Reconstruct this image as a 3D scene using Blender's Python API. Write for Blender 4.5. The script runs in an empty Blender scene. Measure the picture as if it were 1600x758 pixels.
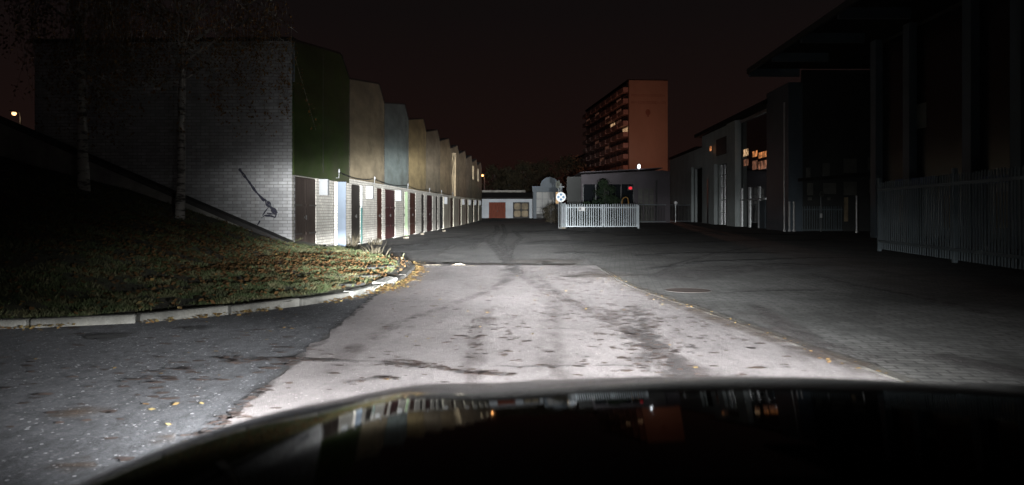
import bpy, bmesh, math, random
from mathutils import Vector, Matrix, noise
random.seed(7)
R = math.radians
scene = bpy.context.scene
COL = scene.collection
F, HOR, CAMZ = 1200.0, 331.0, 1.2      # focal length in pixels, horizon row, eye height (1600 x 758 frame)

def zg(x, y):
    d = min(max(y - 32.0, 0.0), 80.0)
    return 0.00009 * d * d
def at(px, py, Y):
    return Vector(((px - 800) * Y / F, Y, CAMZ - (py - HOR) * Y / F))
def lerp(a, b, t): return a + (b - a) * t

# ------------------------------------------------------------------ materials
def new_mat(name):
    m = bpy.data.materials.new(name); m.use_nodes = True
    nt = m.node_tree; nt.nodes.clear()
    out = nt.nodes.new('ShaderNodeOutputMaterial')
    b = nt.nodes.new('ShaderNodeBsdfPrincipled')
    nt.links.new(b.outputs[0], out.inputs[0])
    return m, nt, b, out
def nd(nt, t, **kw):
    n = nt.nodes.new(t)
    for k, v in kw.items():
        if k.startswith('i_'):
            n.inputs[k[2:].replace('_', ' ')].default_value = v
        else: setattr(n, k, v)
    return n
def L(nt, a, b): nt.links.new(a, b)
def c4(c): return (c[0], c[1], c[2], 1)
def mathn(nt, op, a, b=None, clamp=False):
    n = nt.nodes.new('ShaderNodeMath'); n.operation = op; n.use_clamp = clamp
    for i, v in enumerate((a, b)):
        if v is None: continue
        if isinstance(v, (int, float)): n.inputs[i].default_value = v
        else: L(nt, v, n.inputs[i])
    return n.outputs[0]
def mixc(nt, fac, a, b, mode='MIX'):
    n = nt.nodes.new('ShaderNodeMix'); n.data_type = 'RGBA'; n.blend_type = mode
    for s, v in ((n.inputs[0], fac), (n.inputs[6], a), (n.inputs[7], b)):
        if isinstance(v, (int, float)): s.default_value = v
        elif isinstance(v, (tuple, list)): s.default_value = c4(v)
        else: L(nt, v, s)
    return n.outputs[2]
def noisen(nt, vec, scale, detail=4, rough=0.6, lo=0.35, hi=0.65):
    n = nd(nt, 'ShaderNodeTexNoise'); n.inputs['Scale'].default_value = scale
    n.inputs['Detail'].default_value = detail; n.inputs['Roughness'].default_value = rough
    L(nt, vec, n.inputs['Vector'])
    mr = nd(nt, 'ShaderNodeMapRange', i_From_Min=lo, i_From_Max=hi); mr.clamp = True
    L(nt, n.outputs[0], mr.inputs[0])
    return mr.outputs[0]
def bumpn(nt, b, h, strength=0.4, dist=0.02):
    n = nd(nt, 'ShaderNodeBump', i_Strength=strength, i_Distance=dist)
    L(nt, h, n.inputs['Height']); L(nt, n.outputs[0], b.inputs['Normal'])
def objvec(nt): return nd(nt, 'ShaderNodeTexCoord').outputs['Object']
def stretch(nt, vec, s):
    m = nd(nt, 'ShaderNodeMapping'); m.inputs['Scale'].default_value = s
    L(nt, vec, m.inputs['Vector']); return m.outputs[0]

def weathered(name, col, rough=0.8, var=0.35, scale=2.0, streak=0.0, dirt=(0.05, 0.045, 0.04), metal=0.0, bump=0.2, fine=40, ani=None):
    m, nt, b, o = new_mat(name); v = objvec(nt)
    if ani: v = stretch(nt, v, ani)
    f1 = noisen(nt, v, scale, 6); f2 = noisen(nt, v, fine, 3)
    dark = tuple(c * (1 - var) for c in col)
    c = mixc(nt, f1, dark, col)
    c = mixc(nt, mathn(nt, 'MULTIPLY', f2, 0.25), c, dark)
    if streak:
        f3 = noisen(nt, stretch(nt, v, (0.9, 0.9, 0.35)), 1.1, 6, 0.72, 0.45, 0.64)
        c = mixc(nt, mathn(nt, 'MULTIPLY', f3, streak), c, dirt)
    L(nt, c, b.inputs['Base Color'])
    b.inputs['Roughness'].default_value = rough; b.inputs['Metallic'].default_value = metal; b.inputs['Specular IOR Level'].default_value = 0.5 if metal else 0.2
    if bump: bumpn(nt, b, f2, bump, 0.01)
    return m

def brick_mat(name, axis, c1, c2, mortar, bw=0.25, rh=0.088, ms=0.009, dirtz=True, streak=0.35):
    m, nt, b, o = new_mat(name); v = objvec(nt)
    s = nd(nt, 'ShaderNodeSeparateXYZ'); L(nt, v, s.inputs[0])
    cb = nd(nt, 'ShaderNodeCombineXYZ')
    L(nt, s.outputs[axis], cb.inputs[0]); L(nt, s.outputs[2 if axis != 2 else 1], cb.inputs[1])
    bt = nd(nt, 'ShaderNodeTexBrick'); L(nt, cb.outputs[0], bt.inputs['Vector'])
    bt.inputs['Scale'].default_value = 1.0
    bt.inputs['Brick Width'].default_value = bw; bt.inputs['Row Height'].default_value = rh
    bt.inputs['Mortar Size'].default_value = ms; bt.inputs['Mortar Smooth'].default_value = 0.3
    bt.inputs['Color1'].default_value = c4(c1); bt.inputs['Color2'].default_value = c4(c2)
    bt.inputs['Mortar'].default_value = c4(mortar); bt.inputs['Bias'].default_value = 0.1
    f1 = noisen(nt, v, 1.4, 6); f2 = noisen(nt, stretch(nt, v, (2.5, 2.5, 0.5)), 2.2, 5, 0.6, 0.45, 0.75)
    c = mixc(nt, mathn(nt, 'MULTIPLY', f1, 0.5), bt.outputs[0], tuple(x * 0.55 for x in c1))
    c = mixc(nt, mathn(nt, 'MULTIPLY', f2, streak), c, (0.10, 0.085, 0.07))
    L(nt, c, b.inputs['Base Color']); b.inputs['Roughness'].default_value = 0.85
    inv = mathn(nt, 'SUBTRACT', 1.0, bt.outputs[1]); bumpn(nt, b, inv, 0.5, 0.012)
    return m

def emit_mat(name, col, strength):
    m, nt, b, o = new_mat(name)
    b.inputs['Base Color'].default_value = c4(tuple(x * 0.3 for x in col))
    b.inputs['Emission Color'].default_value = c4(col); b.inputs['Emission Strength'].default_value = strength
    return m
def lit_window_mat(name, col, strength):
    m, nt, b, o = new_mat(name); v = objvec(nt)
    f = noisen(nt, v, 2.4, 4, 0.7, 0.44, 0.64)
    b.inputs['Base Color'].default_value = (0.05, 0.04, 0.03, 1)
    b.inputs['Emission Color'].default_value = c4(col)
    L(nt, mathn(nt, 'ADD', mathn(nt, 'MULTIPLY', f, strength), strength * 0.12), b.inputs['Emission Strength'])
    return m
def glass_mat(name, col=(0.012, 0.014, 0.016), rough=0.04):
    m, nt, b, o = new_mat(name)
    b.inputs['Base Color'].default_value = c4(col); b.inputs['Roughness'].default_value = rough
    b.inputs['IOR'].default_value = 1.5; b.inputs['Specular IOR Level'].default_value = 0.7
    v = objvec(nt); bumpn(nt, b, noisen(nt, v, 0.8, 2, 0.5, 0.0, 1.0), 0.05, 0.05)
    return m

def asphalt_mat(name, base, light, patch, speck=0.35, agg=55.0, speckcol=(0.45, 0.44, 0.46), patchamt=0.6, rough=0.85, grain=0.6, mgrain=0.5, mstretch=(1.0, 0.5, 1.0)):
    m, nt, b, o = new_mat(name); v = objvec(nt)
    big = noisen(nt, v, 0.22, 5, 0.6, 0.38, 0.62); mid = noisen(nt, stretch(nt, v, mstretch), 1.1, 8, 0.7, 0.42, 0.66)
    fine = noisen(nt, v, agg, 4, 0.75, 0.3, 0.7); fine2 = noisen(nt, v, agg * 0.37, 3, 0.6, 0.56, 0.72)
    c = mixc(nt, big, base, light)
    c = mixc(nt, mathn(nt, 'MULTIPLY', mid, patchamt), c, patch)
    mf = noisen(nt, stretch(nt, v, (1.0, 0.45, 1.0)), 11.0, 5, 0.7, 0.44, 0.68)
    c = mixc(nt, mathn(nt, 'MULTIPLY', mf, mgrain), c, tuple(x * 0.30 for x in base))
    c = mixc(nt, mathn(nt, 'MULTIPLY', fine, grain), c, tuple(x * 0.35 for x in base))
    c = mixc(nt, mathn(nt, 'MULTIPLY', fine2, grain * .7), c, tuple(x * 0.45 for x in base))
    vo = nd(nt, 'ShaderNodeTexVoronoi'); vo.inputs['Scale'].default_value = agg * 0.7; L(nt, v, vo.inputs['Vector'])
    sc = nd(nt, 'ShaderNodeSeparateColor'); L(nt, vo.outputs['Color'], sc.inputs[0])
    sp = mathn(nt, 'LESS_THAN', vo.outputs['Distance'], mathn(nt, 'MULTIPLY', sc.outputs[1], 0.42))
    sp2 = mathn(nt, 'GREATER_THAN', sc.outputs[0], 1 - speck)
    L(nt, mixc(nt, mathn(nt, 'MULTIPLY', mathn(nt, 'MULTIPLY', sp, sp2), mathn(nt, 'MULTIPLY', sc.outputs[2], 0.9)), c, speckcol), b.inputs['Base Color'])
    b.inputs['Roughness'].default_value = rough; b.inputs['Specular IOR Level'].default_value = 0.3
    bumpn(nt, b, fine, 0.6, 0.012)
    return m

def stain_mat(name, col, sc=(6.0, 1.5, 6.0), lo=0.42, hi=0.6, amt=0.85):
    """a thin film of dirt: noise decides where it covers the paving"""
    m, nt, b, o = new_mat(name); v = objvec(nt)
    b.inputs['Base Color'].default_value = c4(col); b.inputs['Roughness'].default_value = 0.8
    f = noisen(nt, stretch(nt, v, sc), 1.0, 6, 0.7, lo, hi)
    uv = nd(nt, 'ShaderNodeTexCoord').outputs['UV']; s = nd(nt, 'ShaderNodeSeparateXYZ'); L(nt, uv, s.inputs[0])
    e = mathn(nt, 'MULTIPLY', mathn(nt, 'MULTIPLY', s.outputs[0], mathn(nt, 'SUBTRACT', 1.0, s.outputs[0])), 4.0)
    e2 = mathn(nt, 'MULTIPLY', mathn(nt, 'MULTIPLY', s.outputs[1], mathn(nt, 'SUBTRACT', 1.0, s.outputs[1])), 12.0, clamp=True)
    a = mathn(nt, 'MULTIPLY', mathn(nt, 'MULTIPLY', mathn(nt, 'MULTIPLY', f, e), e2), amt, clamp=True)
    tr = nd(nt, 'ShaderNodeBsdfTransparent'); mx = nd(nt, 'ShaderNodeMixShader')
    L(nt, a, mx.inputs[0]); L(nt, tr.outputs[0], mx.inputs[1]); L(nt, b.outputs[0], mx.inputs[2]); L(nt, mx.outputs[0], o.inputs[0])
    return m

M = {}
SILC = ((0.62, 0.59, 0.53), (0.46, 0.44, 0.40), (0.12, 0.11, 0.10))
M['brick_row'] = brick_mat('white silicate brick, row face', 1, *SILC)  # row face lightened in colour to make up for the grazing beam
M['brick_end'] = brick_mat('white silicate brick, end face', 0, (0.37, 0.37, 0.375), (0.24, 0.24, 0.245), (0.13, 0.13, 0.13), streak=0.3)  # same brick, darkened in colour because the beam meets this face squarely
PANEL = {'green': (0.038, 0.060, 0.014), 'beige': (0.30, 0.245, 0.16), 'bluegrey': (0.19, 0.225, 0.215), 'yellow': (0.33, 0.25, 0.125),
         'greybeige': (0.27, 0.22, 0.15), 'tan': (0.29, 0.22, 0.13), 'brown': (0.13, 0.095, 0.065), 'sand': (0.30, 0.235, 0.15)}
for k, c in PANEL.items(): M['panel_' + k] = weathered('panel ' + k, c, 0.9, 0.45, 0.9, 0.6, (0.05, 0.042, 0.032), bump=0.12, ani=(1, 0.28, 1), fine=9)
M['render_white'] = weathered('whitewashed pier', (0.62, 0.585, 0.48), 0.9, 0.3, 1.5, 0.3, (0.1, 0.08, 0.06))
DOORC = {'brown': (0.060, 0.045, 0.038), 'dark': (0.035, 0.030, 0.026), 'redbrown': (0.062, 0.025, 0.017), 'maroon': (0.056, 0.021, 0.021), 'grey': (0.05, 0.05, 0.05), 'rust': (0.13, 0.035, 0.02)}
def door_mat(name, col):
    m, nt, b, o = new_mat(name); v = objvec(nt)
    w = nd(nt, 'ShaderNodeTexWave'); w.bands_direction = 'Y'; w.inputs['Scale'].default_value = 2.6; w.inputs['Distortion'].default_value = 0.3
    L(nt, v, w.inputs['Vector'])
    f = noisen(nt, stretch(nt, v, (3, 3, 0.6)), 3, 6, 0.65)
    edge = mathn(nt, 'LESS_THAN', w.outputs['Fac'], 0.12)
    c = mixc(nt, f, tuple(x * 0.6 for x in col), col); c = mixc(nt, edge, c, tuple(x * 0.25 for x in col))
    L(nt, c, b.inputs['Base Color']); b.inputs['Roughness'].default_value = 0.75; b.inputs['Specular IOR Level'].default_value = 0.15
    bumpn(nt, b, w.outputs['Fac'], 0.3, 0.01); return m
for k, c in DOORC.items(): M['door_' + k] = door_mat('door ' + k, c)
M['blue_leaf'] = weathered('light blue leaf', (0.105, 0.13, 0.165), 0.5, 0.12, 3, 0.15)
M['mint_leaf'] = weathered('mint leaf', (0.11, 0.155, 0.085), 0.5, 0.12, 3, 0.2)
M['teal_leaf'] = weathered('teal leaf', (0.02, 0.07, 0.065), 0.5, 0.2, 3)
M['white_paint'] = weathered('white paint', (0.42, 0.425, 0.43), 0.55, 0.12, 3, 0.15, (0.3, 0.28, 0.25))
M['pier_paint'] = weathered('pier plaster', (0.36, 0.34, 0.28), 0.9, 0.35, 1.2, 0.3, (0.1, 0.08, 0.06))
M['box_paint'] = weathered('box paint', (0.20, 0.205, 0.21), 0.6, 0.12, 3, 0.2)
M['wall_white'] = weathered('far white wall', (0.36, 0.385, 0.415), 0.9, 0.18, 0.8, 0.3, (0.2, 0.2, 0.2))
M['metal_grey'] = weathered('galvanised metal', (0.6, 0.61, 0.62), 0.32, 0.2, 4, metal=0.8)
M['gate_paint'] = weathered('gate paint', (0.29, 0.325, 0.35), 0.5, 0.2, 2.5, 0.2)
M['fence_paint'] = weathered('fence paint', (0.085, 0.105, 0.115), 0.5, 0.25, 2.5, 0.2)
M['dark_metal'] = weathered('dark metal', (0.03, 0.03, 0.032), 0.45, 0.3, 4, metal=0.3)
M['handle'] = weathered('dull steel', (0.05, 0.048, 0.045), 0.75, 0.3, 9, metal=0.3)
M['cable'] = weathered('black cable', (0.012, 0.012, 0.012), 0.6, 0.2, 5, bump=0)
M['roof_dark'] = weathered('roofing felt', (0.022, 0.020, 0.019), 0.9, 0.4, 1.5)
M['concrete'] = weathered('concrete', (0.22, 0.21, 0.19), 0.9, 0.4, 1.6, 0.4)
M['concrete_dark'] = weathered('sooty concrete', (0.045, 0.043, 0.042), 0.9, 0.4, 2.0, 0.3)
M['kerb'] = weathered('kerb concrete', (0.16, 0.157, 0.145), 0.9, 0.6, 3.0, 0.3, (0.09, 0.08, 0.06), bump=0.5)
M['kerb_white'] = weathered('whitewashed kerb', (0.29, 0.29, 0.27), 0.85, 0.5, 5.0, 0.2, bump=0.5)
M['kerb_old'] = weathered('old kerb', (0.095, 0.09, 0.082), 0.9, 0.4, 4.0, 0.3, bump=0.5)
M['slab'] = weathered('broken paving', (0.055, 0.055, 0.052), 0.9, 0.5, 4.0, bump=0.4)
m, nt, b, o = new_mat('black spray paint'); v = objvec(nt)
b.inputs['Base Color'].default_value = (0.010, 0.010, 0.024, 1); b.inputs['Roughness'].default_value = 0.7
tr = nd(nt, 'ShaderNodeBsdfTransparent'); mx = nd(nt, 'ShaderNodeMixShader'); L(nt, noisen(nt, stretch(nt, v, (1, 1, 2)), 9.0, 4, 0.6, 0.26, 0.46), mx.inputs[0])
L(nt, tr.outputs[0], mx.inputs[1]); L(nt, b.outputs[0], mx.inputs[2]); L(nt, mx.outputs[0], o.inputs[0]); M['spray'] = m
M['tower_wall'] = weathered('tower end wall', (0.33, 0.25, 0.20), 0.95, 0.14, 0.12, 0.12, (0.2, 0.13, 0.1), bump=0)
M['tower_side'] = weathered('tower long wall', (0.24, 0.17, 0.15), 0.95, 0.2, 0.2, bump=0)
M['balcony'] = weathered('balcony panels', (0.42, 0.30, 0.27), 0.8, 0.4, 0.35, bump=0)
M['tower_paint'] = weathered('faded lettering', (0.20, 0.11, 0.085), 0.95, 0.1, 0.5, bump=0)
M['win_dark'] = glass_mat('dark window pane')
M['win_hall'] = glass_mat('hall glazing', (0.010, 0.012, 0.014), 0.03)
M['win_hall_dull'] = glass_mat('dusty hall glazing', (0.008, 0.009, 0.010), 0.22)
M['win_board'] = weathered('greyed pane', (0.10, 0.10, 0.09), 0.35, 0.3, 2, bump=0)
M['lit_warm'] = lit_window_mat('lit warm window', (1.0, 0.62, 0.33), 1.0)
M['lit_dim'] = lit_window_mat('lit dim window', (1.0, 0.42, 0.26), 0.10)
M['lit_orange'] = lit_window_mat('lit orange interior', (1.0, 0.36, 0.12), 0.85)
M['lit_pink'] = lit_window_mat('lit rosy interior', (1.0, 0.42, 0.24), 0.30)
M['lamp_white'] = emit_mat('white lamp glass', (0.9, 0.95, 1.0), 5)
M['lamp_orange'] = emit_mat('sodium lamp glass', (1.0, 0.42, 0.13), 9)
M['lamp_left'] = emit_mat('warm lamp glass', (1.0, 0.55, 0.24), 3.2)
M['lamp_red'] = emit_mat('red lamp glass', (1.0, 0.02, 0.04), 0.8)
M['hall_wall'] = weathered('workshop render', (0.42, 0.46, 0.46), 0.85, 0.15, 0.7, 0.25, (0.12, 0.12, 0.12))
M['hall_post'] = weathered('grey cladding', (0.07, 0.088, 0.105), 0.5, 0.2, 1.0, 0.2)
M['hall_dark'] = weathered('dark cladding', (0.035, 0.037, 0.036), 0.6, 0.3, 0.6)
M['blue_band'] = weathered('blue fascia', (0.015, 0.03, 0.12), 0.4, 0.2, 2)
M['low_wall'] = weathered('low building render', (0.10, 0.09, 0.10), 0.9, 0.2, 0.6, 0.2)
M['bark'] = None
M['rust'] = weathered('rusty iron', (0.048, 0.030, 0.024), 0.95, 0.5, 12, bump=0)
M['post_grey'] = weathered('weathered post grey', (0.11, 0.118, 0.122), 0.8, 0.25, 4, bump=0)
M['gatepost_paint'] = weathered('gate post paint', (0.17, 0.185, 0.20), 0.8, 0.3, 3, 0.3, bump=0)
M['sign_white'] = weathered('sign white', (0.38, 0.385, 0.385), 0.4, 0.05, 5, bump=0)
M['sign_blue'] = weathered('sign blue', (0.015, 0.07, 0.14), 0.4, 0.05, 5, bump=0)
M['sign_grey'] = weathered('sign back grey', (0.075, 0.08, 0.068), 0.5, 0.2, 5, bump=0)
M['sign_yellow'] = weathered('sign yellow', (0.20, 0.11, 0.03), 0.5, 0.2, 5, bump=0)
M['chunk'] = weathered('pale broken concrete', (0.13, 0.115, 0.09), 0.9, 0.4, 9, bump=0.6)

# birch bark: white with dark bands
m, nt, b, o = new_mat('birch bark'); v = objvec(nt)
f = noisen(nt, stretch(nt, v, (1.2, 1.2, 5.0)), 2.2, 5, 0.65, 0.5, 0.6)
L(nt, mixc(nt, f, (0.25, 0.235, 0.215), (0.04, 0.036, 0.03)), b.inputs['Base Color']); b.inputs['Roughness'].default_value = 0.8; bumpn(nt, b, f, 0.4, 0.02)
M['bark'] = m
def leaf_mat(name, cols, lo=0.3, hi=0.7, sc=9.0):
    m, nt, b, o = new_mat(name); v = objvec(nt)
    wn = nd(nt, 'ShaderNodeTexVoronoi'); wn.inputs['Scale'].default_value = sc; L(nt, v, wn.inputs['Vector'])
    rp = nd(nt, 'ShaderNodeValToRGB'); el = rp.color_ramp.elements
    while len(el) < len(cols): el.new(0.5)
    for i, c in enumerate(cols):
        el[i].position = i / max(1, len(cols) - 1); el[i].color = c4(c)
    s = nd(nt, 'ShaderNodeSeparateColor'); L(nt, wn.outputs['Color'], s.inputs[0])
    L(nt, s.outputs[0], rp.inputs[0]); L(nt, rp.outputs[0], b.inputs['Base Color'])
    b.inputs['Roughness'].default_value = 0.75; b.inputs['Specular IOR Level'].default_value = 0.2
    return m
M['leaf_crown'] = leaf_mat('autumn crown leaves', [(0.10, 0.045, 0.012), (0.16, 0.075, 0.018), (0.07, 0.05, 0.015), (0.20, 0.10, 0.02)])
M['leaf_litter'] = leaf_mat('fallen leaves', [(0.13, 0.07, 0.03), (0.21, 0.14, 0.05), (0.08, 0.045, 0.022), (0.26, 0.20, 0.085), (0.10, 0.056, 0.026)], sc=14)
M['leaf_brown'] = leaf_mat('brown litter', [(0.06, 0.032, 0.014), (0.09, 0.048, 0.018), (0.045, 0.026, 0.012), (0.13, 0.075, 0.028)], sc=14)
M['leaf_wet'] = leaf_mat('dark wet leaves', [(0.05, 0.036, 0.032), (0.085, 0.06, 0.052), (0.035, 0.028, 0.028), (0.11, 0.08, 0.07)], sc=10)
M['grass'] = leaf_mat('grass blades', [(0.028, 0.040, 0.015), (0.046, 0.058, 0.024), (0.08, 0.074, 0.038), (0.028, 0.037, 0.018)], sc=5)
M['dry_grass'] = leaf_mat('dry weeds', [(0.045, 0.038, 0.025), (0.03, 0.025, 0.016), (0.06, 0.052, 0.036)], sc=12)
M['conifer'] = leaf_mat('conifer needles', [(0.011, 0.020, 0.010), (0.018, 0.029, 0.014), (0.008, 0.015, 0.009)], sc=3)
M['far_leaf'] = leaf_mat('far foliage', [(0.018, 0.014, 0.008), (0.026, 0.02, 0.01), (0.012, 0.011, 0.006)], sc=1)

m, nt, b, o = new_mat('earth under grass'); v = objvec(nt)
f = noisen(nt, v, 2.0, 6); f2 = noisen(nt, v, 18, 4)
L(nt, mixc(nt, mathn(nt, 'MULTIPLY', f2, 0.6), mixc(nt, f, (0.030, 0.040, 0.012), (0.05, 0.042, 0.024)), (0.02, 0.016, 0.01)), b.inputs['Base Color'])
b.inputs['Roughness'].default_value = 0.95; bumpn(nt, b, f2, 0.8, 0.04); M['earth'] = m

M['ground'] = asphalt_mat('old yard asphalt', (0.105, 0.102, 0.100), (0.165, 0.158, 0.155), (0.035, 0.034, 0.034), 0.3, 40, (0.25, 0.24, 0.23), 0.9, mgrain=0.7, mstretch=(0.6, 0.4, 1))
M['side_asphalt'] = asphalt_mat('side asphalt', (0.090, 0.092, 0.102), (0.130, 0.131, 0.142), (0.052, 0.053, 0.06), 0.75, 48, (0.34, 0.34, 0.36), 0.5, grain=0.75, mgrain=0.85)
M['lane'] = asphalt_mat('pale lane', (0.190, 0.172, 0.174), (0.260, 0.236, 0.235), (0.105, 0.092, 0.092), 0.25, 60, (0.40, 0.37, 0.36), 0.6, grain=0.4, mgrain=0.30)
M['track'] = stain_mat('tyre dirt', (0.035, 0.030, 0.030), (2.6, 1.2, 5.0), 0.34, 0.58, 0.92)
M['track_faint'] = stain_mat('faint tyre dirt', (0.09, 0.072, 0.070), (5.0, 2.2, 5.0), 0.40, 0.66, 0.58)
M['track_ragged'] = stain_mat('ragged tyre dirt', (0.045, 0.038, 0.038), (6.0, 3.0, 5.0), 0.42, 0.62, 0.9)
M['dirt_brown'] = stain_mat('brown dirt', (0.075, 0.052, 0.038), (1.5, 5.0, 3.0), 0.38, 0.62, 0.9)
M['crack'] = stain_mat('crack', (0.028, 0.024, 0.024), (2.2, 2.2, 3.0), 0.38, 0.62, 0.85)
M['wet'] = stain_mat('dark patch', (0.016, 0.016, 0.017), (1.0, 1.6, 3.0), 0.34, 0.5, 1.0)

def paver_mat(name):
    m, nt, b, o = new_mat(name); v = objvec(nt)
    bt = nd(nt, 'ShaderNodeTexBrick'); bt.inputs['Scale'].default_value = 1.0
    bt.inputs['Brick Width'].default_value = 0.22; bt.inputs['Row Height'].default_value = 0.11; bt.inputs['Mortar Size'].default_value = 0.012
    bt.inputs['Color1'].default_value = (0.160, 0.155, 0.150, 1); bt.inputs['Color2'].default_value = (0.115, 0.111, 0.108, 1); bt.inputs['Mortar'].default_value = (0.045, 0.043, 0.04, 1)
    mp = nd(nt, 'ShaderNodeMapping'); mp.inputs['Rotation'].default_value = (0, 0, R(8)); L(nt, v, mp.inputs['Vector']); L(nt, mp.outputs[0], bt.inputs['Vector'])
    big = noisen(nt, stretch(nt, v, (0.8, 0.6, 1)), 0.5, 6, 0.65, 0.4, 0.62); mid = noisen(nt, stretch(nt, v, (1.0, 0.6, 1)), 0.9, 9, 0.78, 0.42, 0.62); mf = noisen(nt, stretch(nt, v, (1.0, 0.5, 1)), 9.0, 5, 0.7, 0.45, 0.68)
    c = mixc(nt, mathn(nt, 'MULTIPLY', big, 0.5), bt.outputs[0], (0.17, 0.17, 0.17)); c = mixc(nt, mathn(nt, 'MULTIPLY', mid, 0.75), c, (0.035, 0.035, 0.033)); c = mixc(nt, mathn(nt, 'MULTIPLY', mf, 0.6), c, (0.03, 0.03, 0.029))
    L(nt, c, b.inputs['Base Color']); b.inputs['Roughness'].default_value = 0.75; b.inputs['Specular IOR Level'].default_value = 0.3
    bumpn(nt, b, mathn(nt, 'SUBTRACT', 1.0, bt.outputs[1]), 0.5, 0.01); return m
M['paver'] = paver_mat('concrete block paving')

m, nt, b, o = new_mat('black car paint'); b.inputs['Base Color'].default_value = (0.004, 0.004, 0.005, 1); b.inputs['Roughness'].default_value = 0.10
b.inputs['Coat Weight'].default_value = 0.6; b.inputs['Coat Roughness'].default_value = 0.05
v = objvec(nt); f = noisen(nt, v, 60, 3, 0.6, 0.2, 0.9); L(nt, mathn(nt, 'ADD', mathn(nt, 'MULTIPLY', f, 0.03), 0.03), b.inputs['Roughness']); M['car_paint'] = m; b.inputs['IOR'].default_value = 1.12; b.inputs['Coat Weight'].default_value = 0.0
M['car_black'] = weathered('black plastic', (0.006, 0.006, 0.006), 0.7, 0.2, 20, bump=0)
M['rubber'] = weathered('tyre rubber', (0.012, 0.012, 0.012), 0.8, 0.2, 20, bump=0)
M['alloy'] = weathered('alloy rim', (0.4, 0.4, 0.42), 0.3, 0.1, 5, metal=0.9, bump=0)
M['lens'] = glass_mat('headlamp lens', (0.02, 0.02, 0.022), 0.1)

# ------------------------------------------------------------------ mesh helpers
class MB:
    def __init__(self): self.v = []; self.f = []; self.uv = {}
    def add(self, vs, fs):
        o = len(self.v); self.v += [tuple(x) for x in vs]; self.f += [tuple(i + o for i in f) for f in fs]
    def box(self, x0, x1, y0, y1, z0, z1):
        vs = [(x, y, z) for x in (x0, x1) for y in (y0, y1) for z in (z0, z1)]
        self.add(vs, [(0, 1, 3, 2), (4, 6, 7, 5), (0, 4, 5, 1), (2, 3, 7, 6), (0, 2, 6, 4), (1, 5, 7, 3)]); return self
    def obox(self, c, ax, ay, az, hx, hy, hz):
        c = Vector(c); vs = [c + ax * (sx * hx) + ay * (sy * hy) + az * (sz * hz) for sx in (-1, 1) for sy in (-1, 1) for sz in (-1, 1)]
        self.add(vs, [(0, 1, 3, 2), (4, 6, 7, 5), (0, 4, 5, 1), (2, 3, 7, 6), (0, 2, 6, 4), (1, 5, 7, 3)]); return self
    def bar(self, a, b, w, h=None):
        a = Vector(a); b = Vector(b); d = (b - a); l = d.length; d.normalize()
        up = Vector((0, 0, 1)) if abs(d.z) < 0.95 else Vector((0, 1, 0))
        s = d.cross(up).normalized(); u = s.cross(d).normalized()
        return self.obox((a + b) / 2, d, s, u, l / 2, w / 2, (h or w) / 2)
    def tube(self, pts, r, n=8, cap=True):
        pts = [Vector(p) for p in pts]; rs = r if isinstance(r, (list, tuple)) else [r] * len(pts)
        rings = []
        for i, p in enumerate(pts):
            d = (pts[min(i + 1, len(pts) - 1)] - pts[max(i - 1, 0)]).normalized()
            up = Vector((0, 0, 1)) if abs(d.z) < 0.9 else Vector((0, 1, 0))
            s = d.cross(up).normalized(); u = s.cross(d).normalized()
            rings.append([p + (s * math.cos(2 * math.pi * k / n) + u * math.sin(2 * math.pi * k / n)) * rs[i] for k in range(n)])
        vs = [q for ring in rings for q in ring]; fs = []
        for i in range(len(pts) - 1):
            for k in range(n):
                a = i * n + k; b2 = i * n + (k + 1) % n; fs.append((a, b2, b2 + n, a + n))
        if cap: fs.append(tuple(range(n - 1, -1, -1))); fs.append(tuple((len(pts) - 1) * n + k for k in range(n)))
        self.add(vs, fs); return self
    def prism(self, poly, axis, a, b):
        """poly: list of 2-D points; axis 0 -> poly in (y,z) extruded along x; 1 -> (x,z) along y; 2 -> (x,y) along z"""
        n = len(poly)
        def mk(p, t): return (t, p[0], p[1]) if axis == 0 else ((p[0], t, p[1]) if axis == 1 else (p[0], p[1], t))
        self.add([mk(p, a) for p in poly] + [mk(p, b) for p in poly],
                 [tuple(range(n - 1, -1, -1)), tuple(range(n, 2 * n))] + [(i, (i + 1) % n, (i + 1) % n + n, i + n) for i in range(n)]); return self
    def disc(self, c, nrm, r, th, n=28, ry=None):
        c = Vector(c); nrm = Vector(nrm).normalized(); s = nrm.cross(Vector((0, 0, 1))).normalized(); u = s.cross(nrm)
        ry = ry or r
        vs = [c + nrm * t + s * (r * math.cos(2 * math.pi * k / n)) + u * (ry * math.sin(2 * math.pi * k / n)) for t in (-th / 2, th / 2) for k in range(n)]
        self.add(vs, [tuple(range(n - 1, -1, -1)), tuple(range(n, 2 * n))] + [(k, (k + 1) % n, (k + 1) % n + n, k + n) for k in range(n)]); return self
def obj(name, mb, mat, parent=None, bevel=0.0, smooth=False, recalc=True):
    me = bpy.data.meshes.new(name); me.from_pydata(mb.v, [], mb.f); me.validate()
    if mb.uv:
        ul = me.uv_layers.new(name='UVMap')
        for lp in me.loops: ul.data[lp.index].uv = mb.uv.get(lp.vertex_index, (0.5, 0.5))
    if recalc or bevel:
        bm = bmesh.new(); bm.from_mesh(me)
        if recalc: bmesh.ops.recalc_face_normals(bm, faces=bm.faces)
        if bevel: bmesh.ops.bevel(bm, geom=bm.edges[:], offset=bevel, segments=1, affect='EDGES', clamp_overlap=True)
        bm.to_mesh(me); bm.free()
    me.materials.append(M[mat] if isinstance(mat, str) else mat)
    if smooth:
        for p in me.polygons: p.use_smooth = True
    o = bpy.data.objects.new(name, me); COL.objects.link(o)
    if parent: adopt(o, parent)
    return o
def mworld(o):
    m = o.matrix_basis.copy()
    if o.parent: m = mworld(o.parent) @ o.matrix_parent_inverse @ m
    return m
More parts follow.
